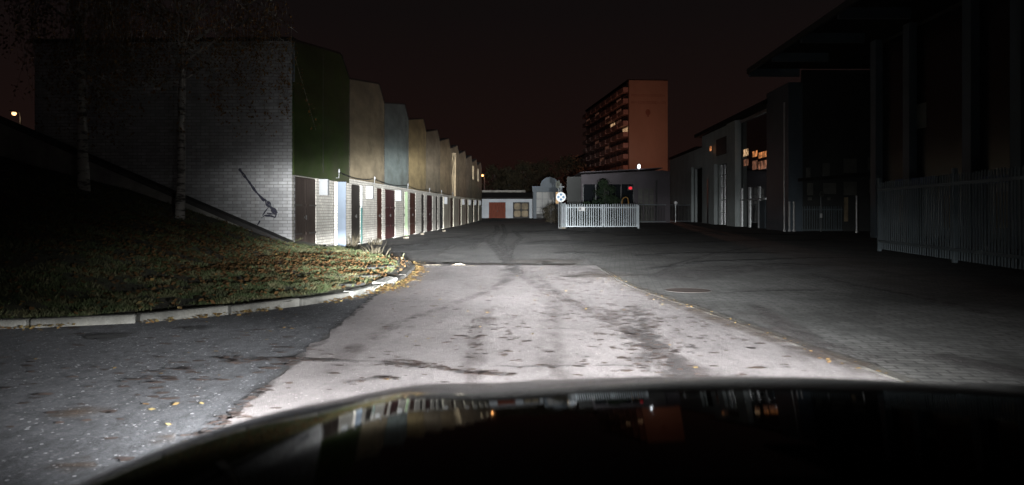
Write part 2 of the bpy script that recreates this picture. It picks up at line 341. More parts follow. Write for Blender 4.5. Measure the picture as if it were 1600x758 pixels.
def adopt(o, parent):
    o.parent = parent; o.matrix_parent_inverse = mworld(parent).inverted()
def adopt_local(o, parent): o.parent = parent
def tag(o, label=None, cat=None, group=None, kind=None):
    for k, v in (('label', label), ('category', cat), ('group', group), ('kind', kind)):
        if v: o[k] = v
    return o
def thing(name, label, cat, loc=(0, 0, 0), rz=0.0, group=None):
    o = bpy.data.objects.new(name, None); COL.objects.link(o); o.location = loc; o.rotation_euler = (0, 0, rz)
    o.empty_display_size = 0.2
    return tag(o, label, cat, group)
def copy_tree(o, parent=None):
    c = o.copy(); COL.objects.link(c)
    if parent: c.parent = parent
    for ch in list(o.children): copy_tree(ch, c)
    return c
def structure(name, mb, mat, **k):
    o = obj(name, mb, mat, **k); o['kind'] = 'structure'; return o

# ------------------------------------------------------------------ world, camera
w = bpy.data.worlds.new('World'); scene.world = w; w.use_nodes = True
nt = w.node_tree; nt.nodes.clear()
wo = nd(nt, 'ShaderNodeOutputWorld'); bg = nd(nt, 'ShaderNodeBackground'); L(nt, bg.outputs[0], wo.inputs[0])
tc = nd(nt, 'ShaderNodeTexCoord'); sx = nd(nt, 'ShaderNodeSeparateXYZ'); L(nt, tc.outputs['Generated'], sx.inputs[0])
rp = nd(nt, 'ShaderNodeValToRGB'); L(nt, sx.outputs[2], rp.inputs[0])
el = rp.color_ramp.elements
el[0].position = 0.0; el[0].color = (0.0135, 0.0050, 0.0038, 1); el[1].position = 1.0; el[1].color = (0.0030, 0.0028, 0.0030, 1)
e = el.new(0.10); e.color = (0.0088, 0.0044, 0.0038, 1)
e = el.new(0.25); e.color = (0.0050, 0.0036, 0.0036, 1)
L(nt, rp.outputs[0], bg.inputs[0]); bg.inputs[1].default_value = 1.0

cam = bpy.data.cameras.new('camera'); co = bpy.data.objects.new('camera', cam); COL.objects.link(co); scene.camera = co
co.location = (0, 0, CAMZ); co.rotation_euler = (R(90), 0, 0)
cam.sensor_fit = 'HORIZONTAL'; cam.sensor_width = 36; cam.lens = F / 1600 * 36
cam.shift_y = -(379 - HOR) / 1600.0
cam.clip_start = 0.05; cam.clip_end = 2000
cam.dof.use_dof = True; cam.dof.focus_distance = 14; cam.dof.aperture_fstop = 2.8

# ------------------------------------------------------------------ ground sheets
def frange(a, b, n): return [a + (b - a) * i / n for i in range(n + 1)]
xs = [-700, -300, -120, -60, -30] + frange(-20, 30, 50) + [45, 70, 130, 320, 700]
ys = [-120, -40, -10] + frange(0, 120, 80) + [160, 240, 400, 900]
g = MB(); nx = len(xs)
for y in ys:
    for x in xs: g.v.append((x, y, zg(x, y)))
for j in range(len(ys) - 1):
    for i in range(nx - 1): g.f.append((j * nx + i, j * nx + i + 1, (j + 1) * nx + i + 1, (j + 1) * nx + i))
structure('ground', g, 'ground')
def interp(tab, y):
    if y <= tab[0][0]: return tab[0][1]
    for (a, va), (b, vb) in zip(tab, tab[1:]):
        if y <= b: return va + (vb - va) * (y - a) / (b - a)
    return tab[-1][1]
def strip_sheet(rows, left, right, dz, nxs=6, wob=0.0, jl=0.0):
    mb = MB()
    for y in rows:
        xl = interp(left, y) + jl * (noise.noise(Vector((y * 1.7, 3.1, 0))) + 0.5 * noise.noise(Vector((y * 6, 9.1, 0)))); xr = interp(right, y)
        for i in range(nxs + 1):
            x = xl + (xr - xl) * i / nxs
            yy = y + (wob * noise.noise(Vector((x * 2.0, y, 5))) if y == rows[-1] else 0)
            mb.v.append((x, yy, zg(x, yy) + dz))
    n = nxs + 1
    for j in range(len(rows) - 1):
        for i in range(nxs): mb.f.append((j * n + i, j * n + i + 1, (j + 1) * n + i + 1, (j + 1) * n + i))
    return mb
KR = [(-3, 3.5), (2, 3.1), (3.5, 2.98), (5.52, 2.76), (6.89, 2.58), (9.23, 2.31), (11.6, 1.99), (13.0, 1.90), (16.2, 1.88), (22.5, 1.87), (50, 3.6)]
LANE_L = [(-3, -1.5), (4.1, -1.62), (5.8, -1.72), (8, -1.83), (10.4, -1.93), (12.5, -2.0), (17.2, -2.6)]
structure('side_asphalt', strip_sheet(frange(-6, 17.2, 60), [(0, -30)], LANE_L, 0.004, 20), 'side_asphalt')
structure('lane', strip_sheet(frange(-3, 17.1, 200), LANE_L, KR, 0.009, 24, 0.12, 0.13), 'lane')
structure('paved_yard', strip_sheet(frange(-3, 50, 60), KR, [(-3, 40), (50, 40)], 0.013, 16), 'paver')
# flush edging between lane and yard
kr = MB(); rows = frange(0, 15.8, 110)
for y in rows:
    x = interp(KR, y) + 0.01 * noise.noise(Vector((y * 3, 0, 0))); hw = 0.06 + 0.018 * noise.noise(Vector((y * 5, 2, 0)))
    z = 0.026 + 0.008 * noise.noise(Vector((y * 2.3, 7, 0)))
    kr.v += [(x - hw, y, 0.0), (x - hw, y, z), (x + hw, y, z), (x + hw, y, 0.0)]
for j in range(len(rows) - 1):
    for i in range(3): kr.f.append((j * 4 + i, j * 4 + i + 1, (j + 1) * 4 + i + 1, (j + 1) * 4 + i))
structure('kerb', kr, 'kerb_old')

def ribbon(pts, w, dz, jit=0.02, seg=0.08, wj=0.25):
    """flat ribbon along points on the ground, with UVs (0..1 across, 0..1 along)"""
    P = []
    for a, b in zip(pts, pts[1:]):
        n = max(1, int((Vector(b) - Vector(a)).length / seg))
        for i in range(n): P.append(Vector(a).lerp(Vector(b), i / n))
    P.append(Vector(pts[-1])); mb = MB(); N = len(P)
    for i, p in enumerate(P):
        d = (P[min(i + 1, N - 1)] - P[max(i - 1, 0)]).normalized(); s = Vector((-d.y, d.x))
        p = p + s * jit * (1.2 * noise.noise(Vector((p.x * 2.1, p.y * 2.1, w * 50))) + .8 * noise.noise(Vector((p.x * 7.1, p.y * 7.1, w * 50))))
        ww = w * (1 + wj * noise.noise(Vector((p.x * 3.3, p.y * 3.3, 1.7))))
        for k in range(3):
            q = p + s * ww * (k - 1) / 2; mb.uv[len(mb.v)] = (k / 2, i / (N - 1)); mb.v.append((q.x, q.y, zg(q.x, q.y) + dz))
    for i in range(N - 1):
        for k in range(2): mb.f.append((i * 3 + k, i * 3 + k + 1, (i + 1) * 3 + k + 1, (i + 1) * 3 + k))
    return mb
def gp(px, py):
    Y = CAMZ * F / (py - HOR)
    for _ in range(5): Y = (CAMZ - zg(0, Y)) * F / (py - HOR)
    return ((px - 800) * Y / F, Y)
def track(name, pix, w, mat, dz=0.018, **k): structure(name, ribbon([gp(*p) for p in pix], w, dz, **k), mat)
# dark tyre marks winding out from between the garages
track('tyre_mark', [(775, 352), (778, 360), (765, 372), (768, 382), (785, 398), (800, 415), (797, 432), (792, 450)], 0.42, 'track', 0.020)
track('tyre_mark', [(785, 350), (790, 365), (782, 380), (795, 398), (800, 412)], 0.35, 'track', 0.024)
track('tyre_mark', [(765, 370), (745, 382), (735, 392)], 0.3, 'track', 0.021)
track('tyre_mark', [(690, 374), (760, 366), (830, 362), (880, 360)], 0.7, 'track', 0.022)
track('tyre_mark', [(800, 418), (815, 432), (850, 455), (920, 490), (985, 525), (1040, 560), (1090, 590), (1170, 660)], 0.26, 'track_faint', 0.018)
track('tyre_mark', [(990, 480), (995, 510), (1010, 545), (1050, 590), (1110, 660)], 0.34, 'track_ragged', 0.021, wj=0.7)
track('tyre_mark', [(1000, 515), (1030, 550), (1080, 590), (1140, 650)], 0.22, 'track_ragged', 0.0245, wj=0.7)
track('dark_patch', [(940, 388), (1060, 381), (1180, 377), (1300, 376)], 0.9, 'wet', 0.035, jit=.2)
track('dark_patch', [(980, 402), (1090, 397), (1230, 398)], 0.45, 'wet', 0.036, jit=.2)
track('dark_patch', [(1000, 425), (1100, 412), (1210, 408), (1330, 404)], 0.35, 'wet', 0.037, jit=.15)
track('dark_patch', [(960, 370), (1100, 364), (1250, 368)], 1.6, 'wet', 0.036, jit=.3)
track('dark_patch', [(620, 388), (690, 380), (760, 376)], 0.8, 'wet', 0.034, jit=.2)
track('tyre_mark', [(1030, 432), (1060, 415), (1120, 398), (1200, 386)], 0.22, 'track', 0.038)
track('tyre_mark', [(1180, 480), (1215, 510), (1290, 545), (1400, 580)], 0.26, 'track_ragged', 0.038, wj=.6)
track('tyre_mark', [(1260, 430), (1330, 450), (1440, 470), (1560, 500)], 0.24, 'track_ragged', 0.038, wj=.6)
track('tyre_mark', [(800, 435), (770, 455), (700, 480), (620, 510), (560, 545), (500, 600)], 0.24, 'track_faint', 0.019)
track('tyre_mark', [(765, 480), (750, 520), (742, 560), (735, 610), (725, 680)], 0.24, 'track_faint', 0.020)
track('tyre_mark', [(800, 360), (815, 372), (800, 388), (790, 402), (792, 415)], 0.30, 'track', 0.025)
track('tyre_mark', [(740, 370), (715, 382), (690, 395), (668, 408)], 0.28, 'track_faint', 0.026)
track('tyre_mark', [(835, 430), (875, 465), (940, 495), (1000, 530), (1090, 580), (1200, 650)], 0.20, 'track_faint', 0.023)
track('tyre_mark', [(868, 470), (860, 510), (862, 560), (870, 620)], 0.3, 'track_faint', 0.022)
# cracks and joints across the lane
track('crack', [(465, 566), (540, 570), (610, 572), (680, 580), (740, 588), (810, 591)], 0.10, 'crack', 0.026, jit=0.07)
track('crack', [(380, 566), (460, 565), (540, 569)], 0.07, 'crack', 0.026, jit=0.08)
track('crack', [(540, 604), (570, 600), (595, 595)], 0.10, 'crack', 0.026, jit=0.05)
track('crack', [(760, 580), (860, 577), (960, 575), (1010, 578)], 0.05, 'crack', 0.026, jit=0.08)
track('crack', [(700, 498), (800, 494), (900, 497)], 0.035, 'crack', 0.026, jit=0.06)
track('crack', [(640, 520), (760, 516), (880, 519), (980, 521)], 0.03, 'crack', 0.026, jit=0.06)
track('crack', [(845, 455), (900, 462), (990, 466), (1010, 470)], 0.10, 'crack', 0.026, jit=0.06)
track('crack', [(1110, 461), (1200, 458), (1290, 456)], 0.14, 'crack', 0.030, jit=0.05)
track('crack', [(655, 416), (720, 417), (800, 416), (905, 419)], 0.17, 'crack', 0.028, jit=0.05)
track('crack', [(650, 418), (600, 452), (580, 470), (520, 520), (450, 580), (390, 632), (330, 682), (290, 715)], 0.10, 'crack', 0.027, jit=0.06)
track('dirt_patch', [(800, 412), (850, 410), (915, 411)], 1.7, 'dirt_brown', 0.030, jit=0.1)
track('dirt_patch', [(890, 430), (930, 432), (955, 437)], 1.6, 'dirt_brown', 0.030)
track('dirt_patch', [(985, 452), (1100, 495), (1240, 545), (1390, 600)], 0.36, 'dirt_brown', 0.034, jit=0.06)
track('dark_patch', [(855, 384), (885, 380), (910, 378)], 3.2, 'wet', 0.032)
track('dark_patch', [(845, 366), (870, 363), (900, 362)], 5.0, 'wet', 0.033)
track('dark_patch', [(870, 398), (905, 396), (930, 398)], 1.0, 'wet', 0.031)
track('dark_patch', [(600, 395), (680, 384), (720, 372)], 3.0, 'wet', 0.031)
track('dark_patch', [(130, 532), (165, 529), (195, 531)], 0.45, 'wet', 0.024)
track('dark_patch', [(285, 518), (310, 516), (330, 517)], 0.35, 'wet', 0.024)
track('dark_patch', [(90, 660), (130, 648), (150, 640)], 0.30, 'dirt_brown', 0.024)
track('dark_patch', [(80, 745), (110, 735), (150, 728)], 0.26, 'dirt_brown', 0.024)
track('dark_patch', [(230, 700), (252, 692), (275, 690)], 0.16, 'dirt_brown', 0.024)
track('dark_patch', [(1020, 440), (1120, 425), (1280, 415)], 1.6, 'track', 0.034)
track('dark_patch', [(1180, 490), (1230, 530), (1330, 590)], 0.6, 'track_faint', 0.036)
track('dark_patch', [(1440, 560), (1530, 580), (1640, 606)], 0.5, 'track', 0.034)

# ------------------------------------------------------------------ left verge: kerb stones, grass bank
KP = [(-16, 7.55), (-9, 7.65), (-5.24, 7.86), (-4.7, 8.08), (-4.1, 8.28), (-3.6, 8.66), (-3.1, 9.28), (-2.53, 10.1), (-2.17, 10.95), (-1.98, 12.2), (-1.96, 13.8), (-2.05, 15.6), (-2.33, 17.4), (-3.0, 19.2)]
def dist_kerb(x, y):
    best = 1e9; p = Vector((x, y))
    for a, b in zip(KP, KP[1:]):
        a = Vector(a); b = Vector(b); d = b - a; t = max(0, min(1, (p - a).dot(d) / d.dot(d)))
        best = min(best, (p - a - d * t).length)
    return best
def inside_verge(x, y):
    poly = KP + [(-4.6, 21.5), (-5.9, 24.0), (-16, 24.0)]
    ins = False; j = len(poly) - 1
    for i in range(len(poly)):
        xi, yi = poly[i]; xj, yj = poly[j]
        if (yi > y) != (yj > y) and x < (xj - xi) * (y - yi) / (yj - yi) + xi: ins = not ins
        j = i
    return ins
def zbank(x, y):
    d = dist_kerb(x, y)
    a = 0.25 * d; b2 = 0.30 * max(0, -x - 5.2) + 0.045 * d
    h = min(a, b2) - 0.05 * math.exp(-((a - b2) ** 2) * 4)
    fade = 1.0 if y < 20 else max(0.0, 1 - (y - 20) / 3.0) if x > -5.9 else 1.0
    bump = 0.05 * noise.noise(Vector((x * 1.1, y * 1.1, 0))) * min(1, d)
    return 0.07 + max(0, h) * fade + bump * fade
# bank surface
bk = MB(); idx = {}
st = 0.25
def vid(i, j):
    if (i, j) not in idx:
        x, y = -18 + i * st, 7 + j * st
        idx[(i, j)] = len(bk.v); bk.v.append((x, y, zbank(x, y) if inside_verge(x, y) else 0.09))
    return idx[(i, j)]
for i in range(0, 68):
    for j in range(0, 68):
        x, y = -18 + (i + .5) * st, 7 + (j + .5) * st
        if inside_verge(x, y) and (x < -2.0): bk.f.append((vid(i, j), vid(i + 1, j), vid(i + 1, j + 1), vid(i, j + 1)))
structure('grass_bank', bk, 'earth', smooth=True)
# flat earth strip closing the gap up to the kerb stones
ek = MB()
for a, b in zip(KP, KP[1:]):
    a3 = Vector((*a, 0)); b3 = Vector((*b, 0)); d = (b3 - a3).normalized(); s = Vector((-d.y, d.x, 0))
    n0 = len(ek.v)
    for p in (a3, b3):
        for k in range(3):
            q = p + s * (0.05 + 0.30 * k); ek.v.append((q.x, q.y, 0.072 + .012 * noise.noise(Vector((q.x * 3, q.y * 3, 0)))))
    ek.f += [(n0, n0 + 1, n0 + 4, n0 + 3), (n0 + 1, n0 + 2, n0 + 5, n0 + 4)]
structure('verge_edge', ek, 'earth')
# individual kerb stones, about 1 m long
P = []
for a, b in zip(KP, KP[1:]):
    n = max(2, int((Vector(b) - Vector(a)).length / 0.05))
    for i in range(n): P.append(Vector(a).lerp(Vector(b), i / n))
stones = []; acc = 0; start = P[40]; pv = P[40]
segs = []
for p in P[40:]:
    acc += (p - pv).length; pv = p
    if acc >= 0.98: segs.append((start, p)); start = p; acc = 0
def kerbstone(label, mat, a, b, dz=0.0, tilt=0.0, wide=0.15, gap=0.012, group=None, roll=0.0):
    c = (a + b) / 2; d = (b - a); l = d.length
    o = obj('kerb_stone', MB().box(-l / 2 + gap, l / 2 - gap, -wide / 2, wide / 2, -0.2, 0.095), mat, bevel=0.014)
    o.location = (c.x, c.y, dz); o.rotation_euler = (roll, tilt, math.atan2(d.y, d.x))
    return tag(o, label, 'kerb stone', group)
for k, (a, b) in enumerate(segs):
    c = (a + b) / 2
    if c.y > 11.4 and c.y < 13.0 and c.x > -2.3: continue
    mt = 'kerb' if c.y < 11.5 else 'kerb_old'
    if mt == 'kerb':
        if c.y > 10.0:
            kerbstone('clean whitish kerb stone next to the gap before the displaced block', 'kerb_white', a, b, 0.0, 0, 0.15) if k and c.y > 10.6 else kerbstone('pale grey kerb stone in the curve of the grass verge, leaves at its foot', mt, a, b, random.uniform(-.01, .01), 0, group='kerb stones round the grass verge')
        else: kerbstone('pale grey kerb stone in the curve of the grass verge, leaves at its foot', mt, a, b, random.uniform(-.012, .008), random.uniform(-.01, .01), group='kerb stones round the grass verge')
    else: kerbstone('dark weathered kerb stone at the far tip of the grass verge', mt, a, b, random.uniform(-.02, .0), random.uniform(-.02, .02), group='dark kerb stones at the verge tip')
kerbstone('whitewashed kerb block knocked askew at the corner of the grass verge', 'kerb_white', Vector((-2.10, 11.95)), Vector((-1.99, 12.75)), 0.02, -0.03, 0.19, roll=0.08)
# broken slabs behind the kerb
def slab(label, cx, cy, r, rz, seed):
    rnd = random.Random(seed); n = 7
    poly = [(r * rnd.uniform(.75, 1.1) * math.cos(2 * math.pi * k / n), 0.75 * r * rnd.uniform(.75, 1.1) * math.sin(2 * math.pi * k / n)) for k in range(n)]
    o = obj('broken_slab', MB().prism(poly, 2, -0.03, 0.018), 'slab', bevel=0.008)
    o.location = (cx, cy, zbank(cx, cy) + 0.02); o.rotation_euler = (rnd.uniform(-.03, .0), rnd.uniform(-.03, .03), rz)
    tag(o, label, 'paving slab')
slab('largest cracked paving slab lying behind the askew white kerb block', -2.75, 13.2, 0.62, 0.3, 1)
slab('small broken slab in the dirt just left of the white kerb block', -2.55, 11.75, 0.40, 1.1, 2)
slab('broken slab farthest along the verge near its dark kerb tip', -2.75, 15.2, 0.5, 0.8, 3)

# grass blades, leaves
gr = MB(); rnd = random.Random(3)
def blade(mb, x, y, z, h, w, rnd):
    a = rnd.uniform(0, 6.283); lx, ly = rnd.uniform(-.6, .6) * h, rnd.uniform(-.6, .6) * h
    dx, dy = math.cos(a) * w, math.sin(a) * w; n = len(mb.v)
    mb.v += [(x - dx, y - dy, z), (x + dx, y + dy, z), (x + lx * .4 + dx * .6, y + ly * .4 + dy * .6, z + h * .65), (x + lx, y + ly, z + h)]
    mb.f += [(n, n + 1, n + 2), (n, n + 2, n + 3)]
cnt = 0
while cnt < 110000:
    x = -2.1 - abs(rnd.gauss(0, 3.6)); y = rnd.uniform(7.8, 23.5)
    if x < -13 or not inside_verge(x, y): continue
    d = dist_kerb(x, y); cl = noise.noise(Vector((x * 1.6, y * 1.6, 4))) + 0.5 * noise.noise(Vector((x * 5, y * 5, 8)))
    if d < 0.25 + 0.3 * rnd.random() and x > -4.5: continue
    if cl < -0.25 + 0.25 * rnd.random(): continue
    if y > 20.4 and x < -6.0: continue
    blade(gr, x, y, zbank(x, y) - 0.01, rnd.uniform(.02, .055) * (1.2 + cl), rnd.uniform(.003, .006), rnd); cnt += 1
for _ in range(200):   # taller tufts at the far tip and along the garage foot
    t = rnd.random(); x, y = lerp(-3.0, -5.6, t) + rnd.gauss(0, .2), lerp(18.4, 22.5, t) + rnd.gauss(0, .3)
    blade(gr, x, y, zbank(x, y), rnd.uniform(.06, .14), 0.004, rnd)
tag(obj('grass', gr, 'grass', recalc=False), 'short green grass covering the bank on the left', 'grass', kind='stuff')
def leafquad(mb, x, y, z, s, rnd, flat=0.35):
    a = rnd.uniform(0, 6.283); t = rnd.uniform(-flat, flat); t2 = rnd.uniform(-flat, flat)
    u = Vector((math.cos(a), math.sin(a), t)) * s; v = Vector((-math.sin(a), math.cos(a), t2)) * s * rnd.uniform(.5, .9); c = Vector((x, y, z + s * flat * 0.5)); n = len(mb.v)
    mb.v += [tuple(c - u), tuple(c - v * .8), tuple(c + u * .9 - v * .1), tuple(c + v)]; mb.f.append((n, n + 1, n + 2, n + 3))
lf = MB(); n_ = 0
while n_ < 6500:      # brown litter in the middle of the bank
    x, y = rnd.gauss(-5.7, 1.9), rnd.gauss(14.6, 2.8)
    if not inside_verge(x, y) or y > 20.3: continue
    leafquad(lf, x, y, zbank(x, y) + rnd.uniform(.02, .07), rnd.uniform(.02, .045), rnd, .7); n_ += 1
tag(obj('leaf_litter', lf, 'leaf_brown', recalc=False), 'brown leaf litter strewn over the grass bank', 'leaves', kind='stuff')
lf = MB(); n_ = 0
while n_ < 1500:      # drift along the foot of the kerb
    i = rnd.randrange(60, len(P) - 5); p = P[i]; d = (P[i + 4] - P[i]).normalized(); s = Vector((d.y, -d.x)); off = 0.09 + abs(rnd.gauss(0, .11))
    q = p + s * off
    if noise.noise(Vector((q.x * 1.2, q.y * 1.2, 2))) < -0.12: continue
    leafquad(lf, q.x, q.y, 0.018 + 0.04 * rnd.random() * math.exp(-off * 6), rnd.uniform(.018, .042), rnd); n_ += 1
for _ in range(420):   # on the verge
    x, y = rnd.uniform(-9, -2.2), rnd.uniform(8, 21)
    if inside_verge(x, y): leafquad(lf, x, y, zbank(x, y) + rnd.uniform(.03, .07), rnd.uniform(.02, .042), rnd, .5)
for _ in range(110):
    x, y = rnd.uniform(-6, -1.9), rnd.uniform(2.6, 9)
    if not inside_verge(x, y): leafquad(lf, x, y, 0.014, rnd.uniform(.012, .032), rnd, 0.25)
for _ in range(230):   # the gap by the white block
    q = (rnd.gauss(-2.0, .13), rnd.gauss(11.75, .35)); leafquad(lf, q[0], q[1], 0.02 + .05 * rnd.random(), rnd.uniform(.02, .045), rnd)
for _ in range(160):   # along the right edging
    y = rnd.uniform(3, 14); leafquad(lf, interp(KR, y) - abs(rnd.gauss(0.08, .12)), y, 0.03, rnd.uniform(.01, .026), rnd)
for _ in range(60):
    y = rnd.uniform(4, 16); leafquad(lf, rnd.uniform(-1.6, 2.0), y, 0.02, rnd.uniform(.012, .03), rnd)
for q in (gp(688, 472), gp(312 / 2 + 530, 471)): leafquad(lf, q[0], q[1], 0.03, 0.035, rnd, .25)
tag(obj('fallen_leaves', lf, 'leaf_litter', recalc=False), 'yellow and orange leaves drifted along the kerb', 'leaves', kind='stuff')
lf = MB()
def blot(mb, x, y, s, ang, el, rnd, z=0.022):
    n = 8; b0 = len(mb.v); ca, sa = math.cos(ang), math.sin(ang)
    for k in range(n):
        r = s * rnd.uniform(.5, 1.1); u, v = r * el * math.cos(6.283 * k / n), r * math.sin(6.283 * k / n)
        mb.v.append((x + ca * u - sa * v, y + sa * u + ca * v, z))
    mb.f.append(tuple(range(b0, b0 + n)))
for k in range(750):
    y = rnd.uniform(3.5, 16.5); x = rnd.uniform(-1.7, 2.4) if k % 3 else rnd.gauss(0.9, .7)
    if x > interp(KR, y) - .1 or x < interp(LANE_L, y): continue
    blot(lf, x, y, rnd.uniform(.008, .034) * rnd.uniform(.7, 1.3), rnd.uniform(-.5, .5), rnd.uniform(1.0, 2.6), rnd)
for _ in range(170):
    x, y = rnd.uniform(-5.5, -1.8), rnd.uniform(2.6, 8)
    if not inside_verge(x, y): blot(lf, x, y, rnd.uniform(.012, .045), rnd.uniform(-.4, .4), rnd.uniform(1, 2.4), rnd, .012)
for _ in range(45):
    t = rnd.random(); q = gp(lerp(300, 380, t) + rnd.gauss(0, 10), lerp(700, 640, t)); blot(lf, q[0], q[1], rnd.uniform(.008, .022), 0.2, 1.8, rnd)
def blot_path(pix, n, spread, smin, smax, elong=2.2):
    q = [gp(*p) for p in pix]
    for _ in range(n):
        k = rnd.randrange(len(q) - 1); t = rnd.random(); x = lerp(q[k][0], q[k + 1][0], t) + rnd.gauss(0, spread); y = lerp(q[k][1], q[k + 1][1], t) + rnd.gauss(0, spread)
        blot(lf, x, y, rnd.uniform(smin, smax), rnd.uniform(-.35, .35), rnd.uniform(1, elong), rnd, 0.029)
blot_path([(610, 573), (680, 579), (740, 587), (805, 591)], 70, .05, .008, .028, 3)
blot_path([(590, 574), (640, 571), (690, 578)], 30, .06, .008, .022, 3)
blot_path([(540, 605), (585, 597), (620, 594)], 22, .04, .008, .022, 3)
blot_path([(990, 485), (1000, 515), (1015, 550), (1050, 592)], 130, .16, .008, .035)
blot_path([(800, 420), (850, 455), (920, 490), (985, 525)], 90, .16, .01, .04)
blot_path([(920, 470), (1000, 500), (1100, 540)], 110, .35, .008, .032)
blot_path([(740, 500), (742, 560)], 40, .08, .008, .03); blot_path([(790, 500), (795, 570)], 35, .07, .008, .028)
blot_path([(330, 690), (365, 655), (420, 610)], 60, .03, .008, .026)
blot_path([(350, 570), (460, 565), (540, 569)], 60, .04, .008, .026, 3)
blot_path([(200, 575), (300, 590), (420, 560)], 60, .25, .010, .04, 2.5)
blot_path([(660, 413), (760, 415), (900, 416)], 160, .10, .02, .07, 3)
tag(obj('wet_leaves', lf, 'leaf_wet', recalc=False), 'dark wet leaves and dirt flecks stuck to the paving', 'leaves', kind='stuff')

# manhole cover
mh = thing('manhole_cover', 'rusty round manhole cover in the block paving right of the lane', 'manhole cover', (*gp(1075, 455), 0.013))
x, y = gp(1075, 455)
obj('frame_ring', MB().tube([(x + .36 * math.cos(a * .2618), y + .36 * math.sin(a * .2618), 0.009) for a in range(25)], 0.008, 6), 'concrete_dark', mh)
mm = MB().disc((x, y, 0.0150), (0, 0.00001, 1), 0.335, 0.0012, 36)
obj('lid', mm, 'rust', mh)

# pale chunks along the seam of lane and yard asphalt
def chunk(label, px0, px1, py, seed, h=0.05, dep=.16):
    rr = random.Random(seed); a = gp(px0, py); b = gp(px1, py); mb = MB(); n = 9; poly_t = []; 
    top = []; bot = []
    for k in range(n):
        t = k / (n - 1); hh = h * (0.25 + 0.75 * math.sin(math.pi * t) ** .6) * rr.uniform(.6, 1.1); x = lerp(a[0], b[0], t); y = a[1] + rr.uniform(-.03, .03)
        mb.v += [(x, y - dep * .5 * rr.uniform(.7, 1), 0.0), (x, y - dep * .3, hh), (x, y + dep * .3, hh * .8), (x, y + dep * .5, 0.0)]
    for k in range(n - 1):
        for i in range(3): mb.f.append((k * 4 + i, k * 4 + i + 1, k * 4 + i + 5, k * 4 + i + 4))
    mb.f += [(0, 1, 2, 3), (n * 4 - 1, n * 4 - 2, n * 4 - 3, n * 4 - 4)]
    tag(obj('concrete_chunk', mb, 'chunk'), label, 'concrete')
chunk('long low strip of pale broken concrete at the left end of the lane seam', 660, 692, 414.5, 1, .022)
chunk('brightest humped chunk of pale concrete midway along the lane seam', 706, 728, 414.5, 2, .05)
chunk('short pale concrete sliver right of the humped chunk on the seam', 730, 747, 416, 3, .02)

# ------------------------------------------------------------------ garage row
TH = math.atan(0.0375)
U = Vector((math.sin(TH), math.cos(TH), 0)); P0 = Vector((0.0375 * 20.7 - 6.7, 20.7, 0)); LM = 5.97
prof = [(0, 5.8), (LM * 0.80, 6.42), (LM * 0.83, 6.40), (LM, 5.8)]
mods = [
 ('green', 'brown', (0.15, 2.2), 'dark', (4.15, 4.60), 2.5, 'nearest garage with a green upper wall, brown double door and graffiti on its brick end'),
 ('beige', 'dark', (0.5, 1.85), 'redbrown', (4.75, 5.75), 2.75, 'garage with a plain grey beige upper wall between the green and the blue grey one'),
 ('bluegrey', 'maroon', (0.45, 2.7), 'dark', (4.9, 5.15), 2.8, 'garage with a blue grey upper wall, maroon door and a mint green edge'),
 ('yellow', 'redbrown', (0.7, 2.5), 'dark', (4.5, 5.5), None, 'garage with a yellowish upper wall just beyond the blue grey one'),
 ('greybeige', 'maroon', (0.6, 2.9), 'dark', (4.5, 5.4), None, 'fifth garage from the near end, greyish beige upper wall and maroon door'),
 ('tan', 'grey', (0.5, 2.1), 'dark', (4.6, 5.5), 2.35, 'garage with a tan upper wall next to the one with crossed planks'),
 ('brown', 'dark', (0.4, 2.2), 'redbrown', (4.4, 5.3), None, 'garage whose open brown upper wall is crossed by diagonal planks'),
 ('sand', 'brown', (0.4, 2.0), 'dark', (4.4, 5.4), 2.3, 'garage with a sand upper wall, first beyond the crossed planks'),
 ('greybeige', 'redbrown', (0.4, 2.0), 'dark', (4.4, 5.4), 2.3, 'garage with an unbroken grey beige upper wall, third from the far end'),
 ('sand', 'dark', (0.4, 2.0), 'brown', (4.4, 5.4), 2.3, 'garage second from the far end with a dark opening high in its wall'),
 ('greybeige', 'redbrown', (0.4, 2.0), 'dark', (4.4, 5.4), 2.3, 'last garage of the row, farthest from the car, with a dark opening high up'),
]
def door_part(parent, y0, y1, mat, x=-0.16, double=True, z1=2.17):
    mb = MB(); g2 = 0.012
    yy = [y0 + g2, (y0 + y1) / 2 - g2 / 2, (y0 + y1) / 2 + g2 / 2, y1 - g2] if double else [y0 + g2, y1 - g2]
    for a, b in zip(yy[::2], yy[1::2]):
        mb.box(x - 0.05, x, a, b, 0.03, z1)
        for zz in (0.55, 1.35): mb.box(x, x + 0.018, a + .04, b - .04, zz, zz + 0.07)
    d = obj('door', mb, mat); d.parent = parent
    yc = (y0 + y1) / 2
    h = obj('handle', MB().box(x, x + 0.03, yc + .06, yc + .09, 0.98, 1.10).box(x, x + .02, yc - .08, yc + .12, 1.02, 1.06), 'handle'); h.parent = d
    if double:
        for a, b, s in ((yy[0], yy[1], 0), (yy[2], yy[3], 1)):
            for zz in (0.57, 1.37):
                hh = obj('hinge', MB().box(x + .018, x + .03, a + (.02 if s == 0 else (b - a) * .35), (a + (b - a) * .65) if s == 0 else b - .02, zz, zz + .035), 'handle'); hh.parent = d
    return d
